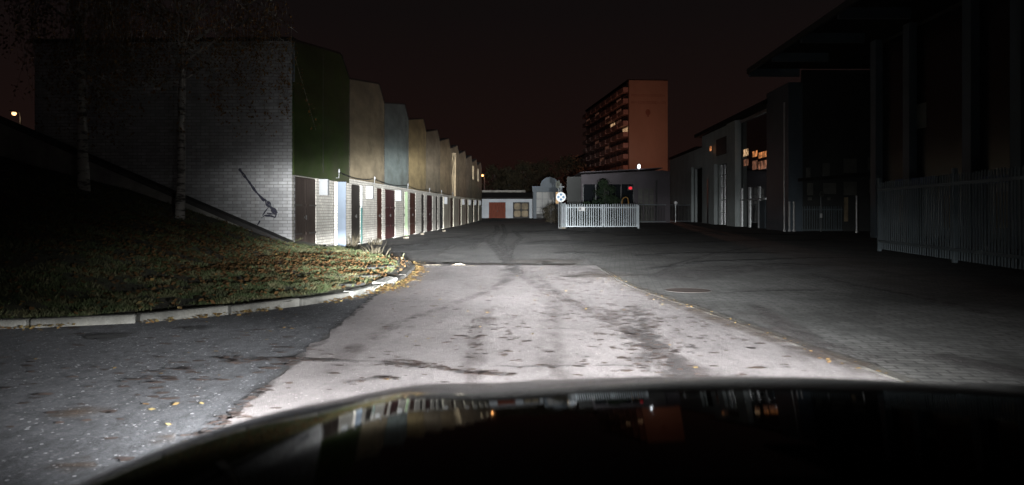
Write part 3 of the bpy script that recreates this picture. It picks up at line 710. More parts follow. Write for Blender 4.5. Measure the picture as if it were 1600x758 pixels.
for i, (pc, d1, (a0, a1), d2, (b0, b1), boxy, lab) in enumerate(mods):
    org = P0 + U * LM * i; org.z = zg(0, org.y)
    t = thing('garage', lab, 'garage', org, -TH, 'garages in the row on the left')
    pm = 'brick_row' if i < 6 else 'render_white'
    wl = MB()
    for ya, yb in (((0.0, a0), (a1, b0), (b1, LM - 0.002)) if i < 5 else ((0.0, a0), (a1, LM - .002))): wl.box(-0.40, 0.0, ya + (0.003 if ya == 0 else 0), yb, -0.4, 2.18)
    wl.box(-0.40, 0.0, 0.003, LM - .002, 2.18, 2.36)
    o = obj('wall', wl, pm); o.parent = t
    # upper wall panel
    top = prof
    poly = [(0.004, 2.364)] + [(max(0.004, min(LM - .004, y)), z) for y, z in top] + [(LM - 0.004, 2.364)]
    low = 2.13 if i == 0 else 2.364
    if i == 0: poly[0] = (0.004, 2.20); poly[-1] = (LM - .004, 2.20)
    if i == 6:   # frame round an opening crossed by planks
        fr = MB(); 
        fr.prism([(0.004, 2.364), (0.004, 5.8), (0.9, 5.9), (0.9, 2.364)], 0, -0.35, 0.05); fr.prism([(3.6, 2.364), (3.6, 6.25), (LM * .8, 6.42), (LM - .004, 5.8), (LM - .004, 2.364)], 0, -0.35, 0.05)
        fr.prism([(0.9, 5.55), (0.9, 5.9), (3.6, 6.25), (3.6, 5.75)], 0, -0.35, 0.05)
        o = obj('upper_wall', fr, 'panel_sand'); o.parent = t
        o = obj('infill', MB().box(-0.34, -0.12, 0.905, 3.595, 2.37, 5.54), 'panel_brown'); o.parent = t
        for (ya, za, yb, zb) in ((0.95, 2.45, 3.3, 5.5), (1.7, 2.42, 3.55, 4.7), (0.95, 4.0, 2.3, 5.5)):
            o = obj('plank', MB().bar((-0.02, ya, za), (-0.02, yb, zb), 0.06, 0.24), 'panel_sand'); o.parent = t
    elif i >= 9:
        fr = MB(); fr.prism([(0.004, 2.364), (0.004, 4.2), (2.0, 4.2), (2.0, 2.364)], 0, -.35, .05); fr.prism([(2.0, 2.364), (2.0, 6.0), (LM * .8, 6.42), (LM - .004, 5.8), (LM - .004, 2.364)], 0, -.35, .05)
        fr.prism([(0.004, 5.6), (0.004, 5.8), (2.0, 6.0), (2.0, 5.6)], 0, -.35, .05)
        o = obj('upper_wall', fr, 'panel_' + pc); o.parent = t
        o = obj('opening', MB().box(-.34, -.2, .01, 1.99, 4.21, 5.59), 'roof_dark'); o.parent = t
    else:
        ub = MB().prism(poly, 0, -0.35, 0.05)
        o = obj('upper_wall', ub, 'panel_' + pc); o.parent = t
        if i == 0:
            o = obj('joint', MB().box(0.05, 0.056, LM * .46, LM * .46 + .035, 2.4, 6.05), 'concrete_dark'); o.parent = t
    if 0 < i < 9 and i != 6:
        o = obj('joint', MB().box(0.05, 0.054, 0.006, 0.075, 2.37, 5.80), 'concrete_dark'); o.parent = t
    # hall behind and roof
    o = obj('rear_hall', MB().box(-7.0, -0.42, 0.26 if i == 0 else 0.01, LM - .01, -0.3, 5.7), 'concrete_dark'); o.parent = t
    o = obj('roof', MB().prism([(0.02, 5.72), (0.02, 5.80), (LM * .8, 6.40), (LM - .02, 5.80), (LM - .02, 5.72)], 0, -7.0, -0.36), 'roof_dark'); o.parent = t
    # dark soffit edge between neighbouring panels
    o = obj('flashing', MB().prism([(y, z + (.0 if k < 4 else .07)) for k, (y, z) in enumerate([(0.004, 5.803), (LM * .8, 6.423), (LM * .83, 6.403), (LM - .004, 5.803)])] + [(LM - .004, 5.86), (LM * .83, 6.46), (LM * .8, 6.48), (0.004, 5.86)], 0, -.36, .07), 'roof_dark'); o.parent = t
    door_part(t, a0, a1, 'door_' + d1, x=-0.012, double=(a1 - a0) > 1.5)
    if i < 5: door_part(t, b0, b1, 'door_' + d2, double=False, x=-0.012 if i else -0.10)
    # plinth, soot along the foot
    if boxy:
        o = obj('meter_box', MB().box(0.002, 0.262, boxy, boxy + 0.18, 1.70, 2.19), 'box_paint', bevel=0.006); o.parent = t
    if i == 0:
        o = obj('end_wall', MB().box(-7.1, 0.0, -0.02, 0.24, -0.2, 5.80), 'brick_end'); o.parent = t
        cp = obj('coping', MB().box(-7.2, 0.06, -0.08, 0.30, 5.803, 5.90), 'roof_dark'); cp.parent = o
        # sprayed graffiti: a long slanting stroke that hooks back
        sp = MB()
        def stroke(pts, w_):
            for k in range(len(pts) - 1):
                a = Vector(pts[k]); b = Vector(pts[k + 1]); n = 10
                for q in range(n):
                    p = a.lerp(b, q / n); p2 = a.lerp(b, (q + 1.05) / n); ww = .95 * w_ * (0.8 + 0.9 * noise.noise(Vector((p.x * 6, p.y * 6, w_ * 9))))
                    dv = (p2 - p).normalized(); s = Vector((-dv.y, dv.x)) * ww / 2
                    n0 = len(sp.v); sp.v += [((p - s).x, -0.024, (p - s).y), ((p2 - s).x, -0.024, (p2 - s).y), ((p2 + s).x, -0.024, (p2 + s).y), ((p + s).x, -0.024, (p + s).y)]
                    sp.f.append((n0, n0 + 1, n0 + 2, n0 + 3))
        def gw(px, py):
            v = at(px, py, 20.75) - org; c, s = math.cos(TH), math.sin(TH); return (v.x * c - v.y * s, v.z)
        stroke([gw(374, 264), gw(388, 282), gw(400, 299), gw(414, 314)], .07)
        stroke([gw(414, 311), gw(424, 324), gw(433, 334)], .13)
        stroke([gw(433, 334), gw(431, 340), gw(424, 337), gw(414, 337), gw(409, 341)], .06)
        stroke([gw(422, 322), gw(415, 331), gw(411, 337)], .05)
        stroke([gw(418, 333), gw(430, 335)], .035)
        o = obj('graffiti', sp, 'spray', recalc=False); o.parent = t
        sp = MB(); stroke([gw(407, 345), gw(403, 352)], .08)
        o = obj('graffiti', sp, 'spray', recalc=False); o.parent = t
        lf_ = obj('open_leaf', MB().box(0.004, 0.275, 4.62, 4.66, 0.02, 2.19), 'blue_leaf', bevel=.004); lf_.parent = t; lf_['label'] = 'light blue door leaf standing open'
        o = obj('gutter_pipe', MB().tube([(0.06, -0.06, 5.75), (0.06, -0.06, 4.7)], .035, 8), 'fence_paint'); o.parent = t
    if i == 1:
        o = obj('open_leaf', MB().box(0.002, 0.07, 1.88, 1.92, 0.02, 1.35), 'teal_leaf'); o.parent = t; o['label'] = 'narrow teal lower leaf edge'
        o = obj('jamb', MB().box(0.002, 0.07, 1.88, 1.92, 1.355, 2.16), 'box_paint'); o.parent = t
    if i == 2:
        o = obj('open_leaf', MB().box(0.004, 0.15, 5.17, 5.21, 0.02, 2.19), 'mint_leaf', bevel=.004); o.parent = t; o['label'] = 'mint green door leaf standing open'
    if i >= 5:
        o = obj('pier', MB().box(0.002, 0.05, a1 + .05, LM - .35, -0.3, 2.2), 'pier_paint'); o.parent = t
def rowpt(y, x, z):
    p = P0 + U * y; q = p + Vector((math.cos(TH), -math.sin(TH), 0)) * x
    return Vector((q.x, q.y, z + zg(0, q.y)))
# cable with white insulator brackets along the foot of the upper walls
br_y = [4.25, 9.6, 17.2, 24.6, 30.0, 36.5]
cpts = []
for a, b in zip(br_y, br_y[1:]):
    for k in range(8):
        t = k / 8; cpts.append(rowpt(lerp(a, b, t), 0.12, 2.50 - 0.28 * t * (1 - t) * 1.6))
cpts.append(rowpt(br_y[-1], 0.12, 2.5))
tag(obj('cable', MB().tube(cpts, 0.018, 6), 'cable'), 'black cable sagging along the garages below their upper walls', 'cable')
blabs = ['white insulator bracket over the open blue door leaf of the green garage', 'insulator bracket on the beige garage beside its white box', 'insulator bracket above the mint green leaf of the blue grey garage',
         'insulator bracket on the yellowish garage wall', 'insulator bracket on the fifth garage from the near end', 'insulator bracket farthest along the black cable']
for k, yv in enumerate(br_y):
    p = rowpt(yv, 0.05, 2.42); t = thing('insulator_bracket', blabs[k], 'bracket', p, -TH, 'cable brackets on the garages')
    h = obj('bracket_arm', MB().tube([p + Vector((0, 0, -.12)), p + Vector((0.09, 0, -.12)), p + Vector((0.10, 0, .16))], .011, 6), 'box_paint', t)
    obj('insulator', MB().tube([p + Vector((.10, 0, .05)), p + Vector((.10, 0, .10)), p + Vector((.10, 0, .17))], [.018, .034, .018], 10), 'box_paint', t)
# weeds and rubble at the foot of the first garages
def weeds(label, x, y, n, h, spread, seed):
    rr = random.Random(seed); mb = MB()
    for _ in range(n):
        a = rr.uniform(0, 6.28); rad = abs(rr.gauss(0, spread)); hh = h * rr.uniform(.4, 1.1); lean = rr.uniform(.1, .9)
        b0 = Vector((x + rad * math.cos(a) * .4, y + rad * math.sin(a) * .4, zbank(x, y) if inside_verge(x, y) else zg(x, y)))
        tip = b0 + Vector((math.cos(a) * lean * hh, math.sin(a) * lean * hh, hh))
        mid = b0.lerp(tip, .5) + Vector((0, 0, hh * .15)); mb.tube([b0, mid, tip], [.008, .006, .002], 4)
    tag(obj('weed_clump', mb, 'dry_grass'), label, 'weeds')
pw = rowpt(5.1, 0.35, 0); weeds('dry pale weed clump at the foot of the brick beside the open blue leaf', pw.x, pw.y, 50, .55, .35, 1)
pw = rowpt(7.2, 0.75, 0); weeds('low dry weeds by the dark door of the beige garage', pw.x, pw.y, 36, .28, .45, 2)
weeds('dry grass tuft at the verge tip in front of the beige garage', -3.6, 20.0, 36, .25, .35, 4)
rr = random.Random(9)
for k, (yv, xv, lab) in enumerate([(9.2, .35, 'small rubble lump below the redbrown door of the beige garage'), (14.0, .6, 'pale rubble lump at the foot of the blue grey garage'), (19.5, .5, 'pale stone at the foot of the yellowish garage'), (25.3, .9, 'pale stone before the maroon door of the fifth garage')]):
    p = rowpt(yv, xv, 0.03); mb = MB().disc((0, 0, 0), (0, 0.01, 1), .13, .12, 7)
    mb.v = [(a * rr.uniform(.6, 1.2), b * rr.uniform(.6, 1.2), c * rr.uniform(.5, 1.2)) for a, b, c in mb.v]
    o = obj('rubble', mb, 'chunk' if k else 'concrete', bevel=.01); o.location = p; tag(o, lab, 'rubble')

# sloping retaining wall in front of the brick end
rw = thing('retaining_wall', 'low concrete retaining wall sloping up in front of the brick end wall', 'wall', (-6.3, 20.2, 0.2))
def rwz(x): return 0.42 + (-5.85 - x) * 0.425
xa, xb = -14.0, -5.85; mb = MB()
mb.prism([(xa, rwz(xa) - 1.2), (xb - .9, rwz(xb - .9) - .9), (xb - .9, rwz(xb - .9) - .09), (xa, rwz(xa) - .09)], 1, 20.05, 20.25); obj('wall', mb, 'concrete', rw)
mb = MB(); mb.prism([(xa, rwz(xa) - .087), (xb, rwz(xb) - .12), (xb, rwz(xb)), (xa, rwz(xa) + .02)], 1, 19.98, 20.55); obj('coping', mb, 'concrete_dark', rw)

# ------------------------------------------------------------------ birches
def birch(label, base, top, r0, seed, crown):
    rr = random.Random(seed); t = thing('birch_tree', label, 'tree', base, 0, 'birches on the grass bank')
    base = Vector(base); top = Vector(top); n = 12; pts = [base.lerp(top, k / n) + Vector((.06 * noise.noise(Vector((k * .5, seed, 0))), .06 * noise.noise(Vector((k * .5, seed, 9))), 0)) for k in range(n + 1)]
    pts[0] -= Vector((0, 0, .3))
    tr = obj('trunk', MB().tube(pts, [r0 * (1.25 if k == 0 else 1 - .8 * k / n) for k in range(n + 1)], 10), 'bark', t, smooth=True)
    lb = MB(); lv = MB()
    for k in range(44):
        h = rr.uniform(.26, .98) if k > 16 else rr.uniform(.26, .5); p = base.lerp(top, h); a = rr.uniform(0, 6.28); ln = (1.15 - h) * crown * rr.uniform(.6, 1.2)
        q = p + Vector((math.cos(a) * ln * .55, math.sin(a) * ln * .55, ln * .45)); e2 = q + Vector((math.cos(a) * ln * .35, math.sin(a) * ln * .35, -ln * rr.uniform(.05, .3)))
        lb.tube([p, q, e2], [.035, .02, .008], 5)
        for s in range(rr.randint(6, 10)):       # hanging twigs with leaves
            o0 = q.lerp(e2, rr.random()) + Vector((rr.gauss(0, .25), rr.gauss(0, .25), 0)); dl = rr.uniform(.8, 2.6); d = Vector((rr.gauss(0, .12), rr.gauss(0, .12), -1))
            lb.tube([o0, o0 + d * dl], [.006, .002], 3, False)
            for z in range(int(dl * 20)):
                c = o0 + d * rr.uniform(0, dl) + Vector((rr.gauss(0, .07), rr.gauss(0, .07), 0))
                leafquad(lv, c.x, c.y, c.z, rr.uniform(.022, .042), rr, 1.2)
    obj('limbs', lb, 'bark', t); obj('crown', lv, 'leaf_crown', t, recalc=False)
birch('birch with white bark nearest the sloping retaining wall', (-7.75, 17.9, zbank(-7.75, 17.9)), (-7.55, 18.1, 12.5), .10, 1, 3.2)
birch('birch farther left in the dark, its trunk leaning slightly', (-9.8, 17.6, zbank(-9.8, 17.6)), (-10.25, 17.8, 12.0), .12, 2, 2.6)

# ------------------------------------------------------------------ street lamps
def street_lamp(label, px, py, Y, mat, col, power, head_r=.16, h0=None, lit=True, light_r=.2):
    p = at(px, py, Y); g0 = zg(p.x, Y)
    t = thing('street_lamp', label, 'street lamp', (p.x, Y, g0))
    obj('post', MB().tube([(p.x + .25, Y + .4, g0), (p.x + .25, Y + .4, p.z - .4), (p.x + .2, Y + .35, p.z + .1), (p.x, Y, p.z + .17)], [.09, .06, .045, .04], 8), 'dark_metal', t)
    obj('lamp_head', MB().box(p.x - .16, p.x + .16, Y - .35, Y + .35, p.z + .07, p.z + .19), 'dark_metal', t, bevel=.03)
    mb = MB()
    n = 10
    for j in range(6):
        for k in range(n):
            ph = math.pi * j / 5; mb.v.append((p.x + head_r * math.sin(ph) * math.cos(6.283 * k / n), Y + head_r * math.sin(ph) * math.sin(6.283 * k / n), p.z - .02 + head_r * .9 * math.cos(ph)))
    for j in range(5):
        for k in range(n): mb.f.append((j * n + k, j * n + (k + 1) % n, (j + 1) * n + (k + 1) % n, (j + 1) * n + k))
    gl = obj('lamp_globe', mb, mat, t, smooth=True)
    if power:
        l = bpy.data.lights.new('lamp_light', 'POINT'); l.energy = power; l.color = col; l.shadow_soft_size = .12
        lo = bpy.data.objects.new('lamp_light', l); COL.objects.link(lo); lo.location = (p.x, Y - .0, p.z - head_r - .25); adopt(lo, t)
street_lamp('small orange street lamp glowing at the far end of the garage row', 754, 274, 115, 'lamp_orange', (1, .45, .15), 25, .16)
street_lamp('lone warm street lamp far left in the dark', 22, 177, 60, 'lamp_left', (1, .7, .4), 30, .17)
# the sodium lamps beyond the low building that redden the tower
SOD = (1.0, .42, .28)
street_lamp('sodium street lamp behind the low flat building, right of the floodlight', 1015, 285, 148, 'lamp_orange', SOD, 10500, .2)
street_lamp('sodium street lamp behind the low flat building, left of the conifer', 915, 288, 175, 'lamp_orange', SOD, 2600, .2)

# ------------------------------------------------------------------ apartment tower
ta = math.atan(0.087); To = Vector(((983 - 800) * 190 / F, 190, zg(0, 190)))
TW, TL, THT = 9.75, 58.0, 33.2
tw = thing('apartment_tower', 'tall apartment block with reddish end wall, balconies and a few lit windows', 'apartment block', To, ta)
def tpart(name, mb, mat, par=None):
    o = obj(name, mb, mat); o.parent = par or tw; return o
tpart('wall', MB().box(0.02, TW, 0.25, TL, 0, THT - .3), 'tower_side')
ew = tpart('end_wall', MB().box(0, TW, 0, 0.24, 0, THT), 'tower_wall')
tpart('roof', MB().box(-.25, TW + .1, 0.26, TL + .2, THT - .29, THT + .25).box(3, 7, 12, 18, THT + .26, THT + 2.2).box(3, 7, 36, 42, THT + .26, THT + 2.2), 'roof_dark')
letters = MB(); rr = random.Random(5)
for row, (z0, hh, u0, u1) in enumerate([(THT - 4.0, .55, 0.6, 9.0), (THT - 5.8, .60, 0.6, 9.1)]):
    u = u0
    while u < u1:      # faded letter strokes, unreadable at this distance
        wd = rr.uniform(.30, .46); kind = rr.randrange(4)
        letters.box(u, u + .11, -.006, -.003, z0, z0 + hh)
        if kind != 1: letters.box(u + .112, u + wd, -.006, -.003, z0 + hh - .11, z0 + hh)
        if kind in (0, 3): letters.box(u + .112, u + wd, -.006, -.003, z0, z0 + .11)
        if kind == 2: letters.box(u + wd - .1, u + wd, -.006, -.003, z0, z0 + hh - .112)
        u += wd + .17
tpart('lettering', letters, 'tower_paint', ew)
tpart('emblem', MB().disc((4.75, -.006, THT - 7.9), (0, 1, 0), .62, .006, 24, .75).box(4.5, 5.0, -.008, -.004, THT - 9.0, THT - 8.67), 'tower_paint', ew)
NS, NC = 12, 8; sh = THT / NS; cw = TL / NC
lit = {(7, 0): 'lit_warm', (9, 1): 'lit_dim', (8, 2): 'lit_warm', (8, 1): 'lit_dim', (10, 1): 'lit_dim', (6, 3): 'lit_dim', (5, 4): 'lit_dim', (4, 6): 'lit_dim', (9, 3): 'lit_dim', (10, 5): 'lit_dim', (7, 5): 'lit_dim', (10, 7): 'lit_dim'}
for s in range(NS):
    for c in range(NC):
        y0 = .4 + c * cw; z0 = s * sh
        if s >= 0:
            bm_ = MB().box(-1.25, 0.0, y0 + .6, y0 + cw - .6, z0 + .02, z0 + .16).box(-1.25, -1.18, y0 + .6, y0 + cw - .6, z0 + .16, z0 + 1.15).box(-1.18, 0, y0 + .6, y0 + .66, z0 + .16, z0 + 1.15).box(-1.18, 0, y0 + cw - .66, y0 + cw - .6, z0 + .16, z0 + 1.15)
            tpart('balcony', bm_, 'balcony')
        mt = lit.get((s, c), 'win_dark')
        mb = MB().box(-.06, .01, y0 + 1.0, y0 + 2.6, z0 + (.9 if mt != 'lit_warm' else .9), z0 + 2.4).box(-.06, .01, y0 + 3.3, y0 + 4.3, z0 + .3, z0 + 2.4).box(-.06, .01, y0 + 4.7, y0 + 6.2, z0 + .9, z0 + 2.4)
        tpart('window', mb, mt)
# lower block behind, to the left
lb = at(925, 331, 262); lbz = zg(0, 262)
t = thing('apartment_block', 'dim lower apartment block receding left of the tall tower', 'apartment block', (lb.x, 262, lbz), ta)
for nme, mb, mt in (('wall', MB().box(0, 11, 0, 60, 0, 21), 'tower_side'), ('roof', MB().box(-.3, 11.3, -.3, 60.3, 21.002, 21.4), 'roof_dark')):
    o = obj(nme, mb, mt); o.parent = t
for s in range(7):
    for c in range(8):
        o = obj('window', MB().box(-.06, .05, 1.5 + c * 7.3, 5 + c * 7.3, s * 3 + .9, s * 3 + 2.4), 'lit_dim' if (s, c) in ((5, 1), (2, 4), (6, 5)) else 'win_dark'); o.parent = t

# ------------------------------------------------------------------ far end: white garages and arched gatehouse
YF = 98.0; zf = zg(0, YF)
def A(px, py, Y=YF): return at(px, py, Y)
t = thing('garage_block', 'low white garage block with a rust red door closing the far end', 'garage', (A(790, 341).x, YF, zf))
xl, xr = A(753, 341).x, A(832, 341).x; z = lambda py, Y=YF: CAMZ - (py - HOR) * Y / F
d1 = (A(764, 0).x, A(790, 0).x); d2 = (A(801.5, 0).x, A(827, 0).x)
wl = MB()
for a, b in ((xl, d1[0]), (d1[1], d2[0]), (d2[1], xr)): wl.box(a, b, YF, YF + .3, zf - .1, z(316))
wl.box(xl, xr, YF, YF + .3, z(316), z(311)); obj('wall', wl, 'wall_white', t)
obj('rear_hall', MB().box(xl, xr, YF + .45, YF + 6, zf - .1, z(312)), 'concrete_dark', t)
d = obj('door', MB().box(d1[0], d1[1], YF + .06, YF + .12, zf, z(316.2)), 'door_rust', t)
obj('handle', MB().box(sum(d1) / 2 - .03, sum(d1) / 2 + .06, YF + .0, YF + .058, zf + .8, zf + .95), 'handle', d)
d = obj('door', MB().box(d2[0], d2[1], YF + .06, YF + .12, zf, z(316.2)), 'concrete_dark', t); d['label'] = 'dark garage door with four pale rounded panels'
wdt = (d2[1] - d2[0]); pm_ = MB()
for ix in (0, 1):
    for iz in (0, 1):
        cx = d2[0] + wdt * (.27 + .46 * ix); cz = zf + (z(316.2) - zf) * (.28 + .46 * iz)
        pm_.prism([(cx + .42 * math.copysign(abs(math.cos(a)) ** .5, math.cos(a)), cz + .40 * math.copysign(abs(math.sin(a)) ** .5, math.sin(a))) for a in [k * 6.283 / 20 for k in range(20)]], 1, YF + .03, YF + .056)
obj('panel', pm_, 'panel_greybeige', d)
rf = obj('roof', MB().prism([(YF - .5, z(311)), (YF - .5, z(309.0)), (YF + 5, z(299)), (YF + 6, z(299)), (YF + 6, z(311))], 0, xl - .3, xr + .2), 'roof_dark', t)
obj('ridge', MB().box(xl - .2, A(822, 0).x, YF + 5.0, YF + 5.8, z(299.8), z(295.5)), 'concrete', rf)
# arched gatehouse
YA = 96.0
t = thing('gatehouse', 'grey arched gatehouse with a glazed gate beside the white garages', 'building', (A(856, 0, YA).x, YA, zg(0, YA)))
xa, xb = A(833, 0, YA).x, A(879, 0, YA).x; za = lambda py: z(py, YA)
g0 = (A(838, 0, YA).x, A(866, 0, YA).x)
obj('wall', MB().box(xa, g0[0], YA, YA + .4, zf - .1, za(300)).box(g0[1], xb, YA, YA + .4, zf - .1, za(300)).box(xa - .1, xb, YA - .06, YA + .4, za(300), za(291)), 'hall_post', t)
ac = A(858.5, 291, YA); r = 14.5 * YA / F
obj('arch', MB().prism([(ac.x + r * math.cos(k * math.pi / 16), za(291) + .003 + r * .98 * math.sin(k * math.pi / 16)) for k in range(17)], 1, YA - .04, YA + .4), 'hall_post', t)
gt = obj('gate', MB().box(g0[0] + .02, g0[1] - .02, YA + .2, YA + .26, zf + .55, za(300.3)), 'win_board', t)
mb = MB()
for k in range(4): xx = lerp(g0[0], g0[1], k / 3); mb.box(xx - .04, xx + .04, YA + .12, YA + .198, zf, za(300.3))
for py in (311, 324, 331, 338): mb.box(g0[0] + .05, g0[1] - .05, YA + .135, YA + .185, za(py) - .04, za(py) + .04)
obj('grille', mb, 'dark_metal', gt); obj('rear_hall', MB().box(xa, xb, YA + .42, YA + 4, zf - .1, za(293)), 'concrete_dark', t)
# dry bush before it
def bush(name, label, cat, c, rx, rz_, n, mat, seed, s=(.05, .12), shape='round', trunk=True):
    rr = random.Random(seed); t = thing(name, label, cat, c); c = Vector(c); mb = MB(); lm = MB()
    lm.tube([c - Vector((0, 0, .2)), c + Vector((0, 0, rz_ * .9))], [max(.05, rx * .07), .02], 6)
    clumps = [(rr.uniform(0, 6.283), rr.random(), rr.uniform(.5, 1.0)) for _ in range(60)]
    if shape == 'cone': clumps = [(a, h * .97, q) for a, h, q in clumps[:44]]
    for a, h, q in clumps:
        if shape == 'cone': rad = rx * ((1 - h) ** .9 * q * rr.choice((.55, .8, 1.0, 1.25, 1.55)) + .04)
        else: rad = rx * math.sin(math.pi * min(.96, .12 + h * .85)) ** .7 * q
        cc = c + Vector((math.cos(a) * rad, math.sin(a) * rad, rz_ * (.06 + .94 * h) - (.10 * rad if shape == 'cone' else 0)))
        lm.tube([c + Vector((0, 0, rz_ * (.05 + .8 * h))), cc], [.02, .006], 4, False); cs = rx * (.12 if shape == 'cone' else .2) * (1.2 - .6 * h)
        for _ in range(n // 60):
            p = cc + Vector((rr.gauss(0, cs), rr.gauss(0, cs), rr.gauss(0, cs * .8))); leafquad(mb, p.x, p.y, p.z, rr.uniform(*s), rr, 1.1)
    obj('trunk', lm, 'concrete_dark', t); obj('crown', mb, mat, t, recalc=False); return t
xb_ = gp(861, 352); bush('bush', 'dry brown bush left of the sign post', 'bush', (A(861, 0, 70).x, 70, zg(0, 70)), .75, 1.7, 2400, 'dry_grass', 3, (.02, .06))
bush('conifer', 'dark conifer growing behind the white gate', 'tree', (A(945, 0, 63).x, 63, zg(0, 63)), 1.75, 3.7, 5400, 'conifer', 4, (.05, .12), 'cone')
bush('bush', 'low dark shrub beside the conifer behind the gate', 'bush', (A(918, 0, 62).x, 62, zg(0, 62)), .9, 1.7, 3000, 'conifer', 6, (.04, .1))
for k, (px, Y, hh, rx, lab) in enumerate([(772, 140, 8.5, 3.2, 'bare dark tree far behind the white garage block, leftmost'), (795, 128, 7.5, 3.0, 'rounded dark tree behind the middle of the white garage roof'), (818, 138, 9.0, 3.4, 'taller dark tree behind the right end of the white garage roof'), (846, 150, 10.0, 4.0, 'dark tree rising behind the arched gatehouse'), (888, 150, 11.0, 4.5, 'broad dark tree between the gatehouse and the low building')]):
    bush('tree', lab, 'tree', (A(px, 0, Y).x, Y, zg(0, Y)), rx, hh, 3600, 'far_leaf', 20 + k, (.12, .3))

# ------------------------------------------------------------------ low flat building behind the gate
YB = 74.0; zb = zg(0, YB); zB = lambda py: z(py, YB); X = lambda px, Y=YB: (px - 800) * Y / F
t = thing('flat_building', 'low flat roofed building with a dark window band behind the gate', 'building', (X(970), YB, zb))
bx = [X(908), X(992), X(1026), X(1047)]
obj('wall', MB().prism([(X(908), zb - .1), (X(1047), zb - .1), (X(1047), zB(268)), (X(1035), zB(266)), (X(908), zB(273))], 1, YB, YB + .3), 'low_wall', t)
obj('side_wall', MB().prism([(X(908), YB + .31), (X(908), YB + 12), (X(886, YB + 12), YB + 12), (X(886), YB + .31)], 2, zb - .1, zB(276)), 'hall_dark', t)
obj('rear_hall', MB().box(X(909), X(1047), YB + .31, YB + 9, zb - .1, zB(278)), 'low_wall', t)
obj('roof', MB().prism([(X(906), zB(270.5)), (X(1034), zB(263.5)), (X(1034), zB(262.2)), (X(906), zB(269.2))], 1, YB - .5, YB + 9), 'low_wall', t)
wb = obj('window', MB().box(X(911), X(990), YB - .05, YB + .02, zB(318), zB(288)), 'win_hall', t)
mb = MB()
for k in range(5): xx = lerp(X(911), X(990), k / 4); mb.box(xx - .05, xx + .05, YB - .10, YB - .052, zB(318), zB(288))
obj('frame', mb, 'dark_metal', wb)
dr = obj('door', MB().box(X(996), X(1022), YB - .05, YB + .02, zb, zB(294)), 'win_board', t); mb = MB()
for px in (996, 1005, 1014, 1022): mb.box(X(px) - .05, X(px) + .05, YB - .11, YB - .052, zb, zB(294))
for py in (294, 304, 314, 326): mb.box(X(996) + .06, X(1022) - .06, YB - .10, YB - .056, zB(py) - .04, zB(py) + .04)
obj('frame', mb, 'low_wall', dr)
obj('downpipe', MB().tube([(X(1025.5), YB - .08, zB(282)), (X(1025.5), YB - .08, zb)], .07, 8), 'dark_metal', t)
lp = at(997, 261, YB)
t = thing('floodlight', 'white floodlight shining on the edge of the flat roof', 'lamp', (lp.x, YB - .3, lp.z - .3))
obj('bracket', MB().box(lp.x - .05, lp.x + .05, YB - .32, YB - .2, zB(263.5) - .2, lp.z - .1).box(lp.x - .22, lp.x - .14, YB - .2, YB + .1, lp.z - .1, lp.z + .05), 'dark_metal', t)
obj('lamp_glass', MB().disc((lp.x + .02, YB - .4, lp.z + .02), (-.2, -1, 0), .14, .06, 14, .22), 'lamp_white', t)
l = bpy.data.lights.new('lamp_light', 'POINT'); l.energy = 7; l.color = (.85, .92, 1); l.shadow_soft_size = .1
lo = bpy.data.objects.new('lamp_light', l); COL.objects.link(lo); lo.location = (lp.x, YB - .75, lp.z); adopt(lo, t)
lp = at(985, 294, YB - .2)
t = thing('warning_lamp', 'small red lamp glowing by the dark window band', 'lamp', (lp.x, YB - .2, lp.z))
obj('housing', MB().box(lp.x - .22, lp.x + .22, YB - .16, YB - .055, lp.z - .2, lp.z + .2), 'dark_metal', t); obj('lamp_glass', MB().disc((lp.x, YB - .2, lp.z), (0, 1, .05), .17, .06, 14, .14), 'lamp_red', t)
hp = [at(px, py, 60) for px, py in ((972, 352), (972, 314), (974, 309.5), (978, 308), (981, 310), (982, 316), (982, 352))]
tag(obj('hoop_barrier', MB().tube(hp, .05, 8), 'sign_yellow'), 'yellowish bent pipe hoop standing behind the right leaf of the gate', 'barrier')

# ------------------------------------------------------------------ gate, sign posts, rear fence
YG = 53.6; zgG = zg(0, YG)
def palisade(mb_bars, mb_rail, p, q, z0, z1, n, bw=.045, pointed=True, rail=(.18, .82)):
    p = Vector(p); q = Vector(q); d = (q - p).normalized(); s = Vector((-d.y, d.x, 0))
    for k in range(n):
        c = p.lerp(q, (k + .5 + .10 * random.uniform(-1, 1)) / n); jz = random.uniform(-.02, .012)
        a, b2 = c - d * bw / 2 + s * .02, c + d * bw / 2 + s * .02; n0 = len(mb_bars.v)
        for r_ in (a, b2):
            for off in (Vector(), -s * .025):
                mb_bars.v += [tuple(r_ + off + Vector((0, 0, z0))), tuple(r_ + off + Vector((0, 0, z1 + jz - (.05 if pointed else 0))))]
        for off in (Vector(), -s * .025): mb_bars.v.append(tuple(c + s * .02 + off + d * random.uniform(-.004, .004) + Vector((0, 0, z1 + jz))))
        mb_bars.f += [tuple(n0 + i for i in f) for f in ((0, 4, 5, 8, 1), (2, 3, 9, 7, 6), (0, 1, 3, 2), (4, 6, 7, 5), (1, 8, 9, 3), (5, 7, 9, 8), (0, 2, 6, 4))]
    for f in rail: 
        zz = lerp(z0, z1, f); mb_rail.bar(p - s * .03 + Vector((0, 0, zz)), q - s * .03 + Vector((0, 0, zz)), .04, .07)
gt = thing('gate', 'white palisade gate of two leaves closed across the entrance', 'gate', (at(940, 0, YG).x, YG, zgG))
XG = lambda px: (px - 800) * YG / F
zt = z(318.5, YG) - zgG
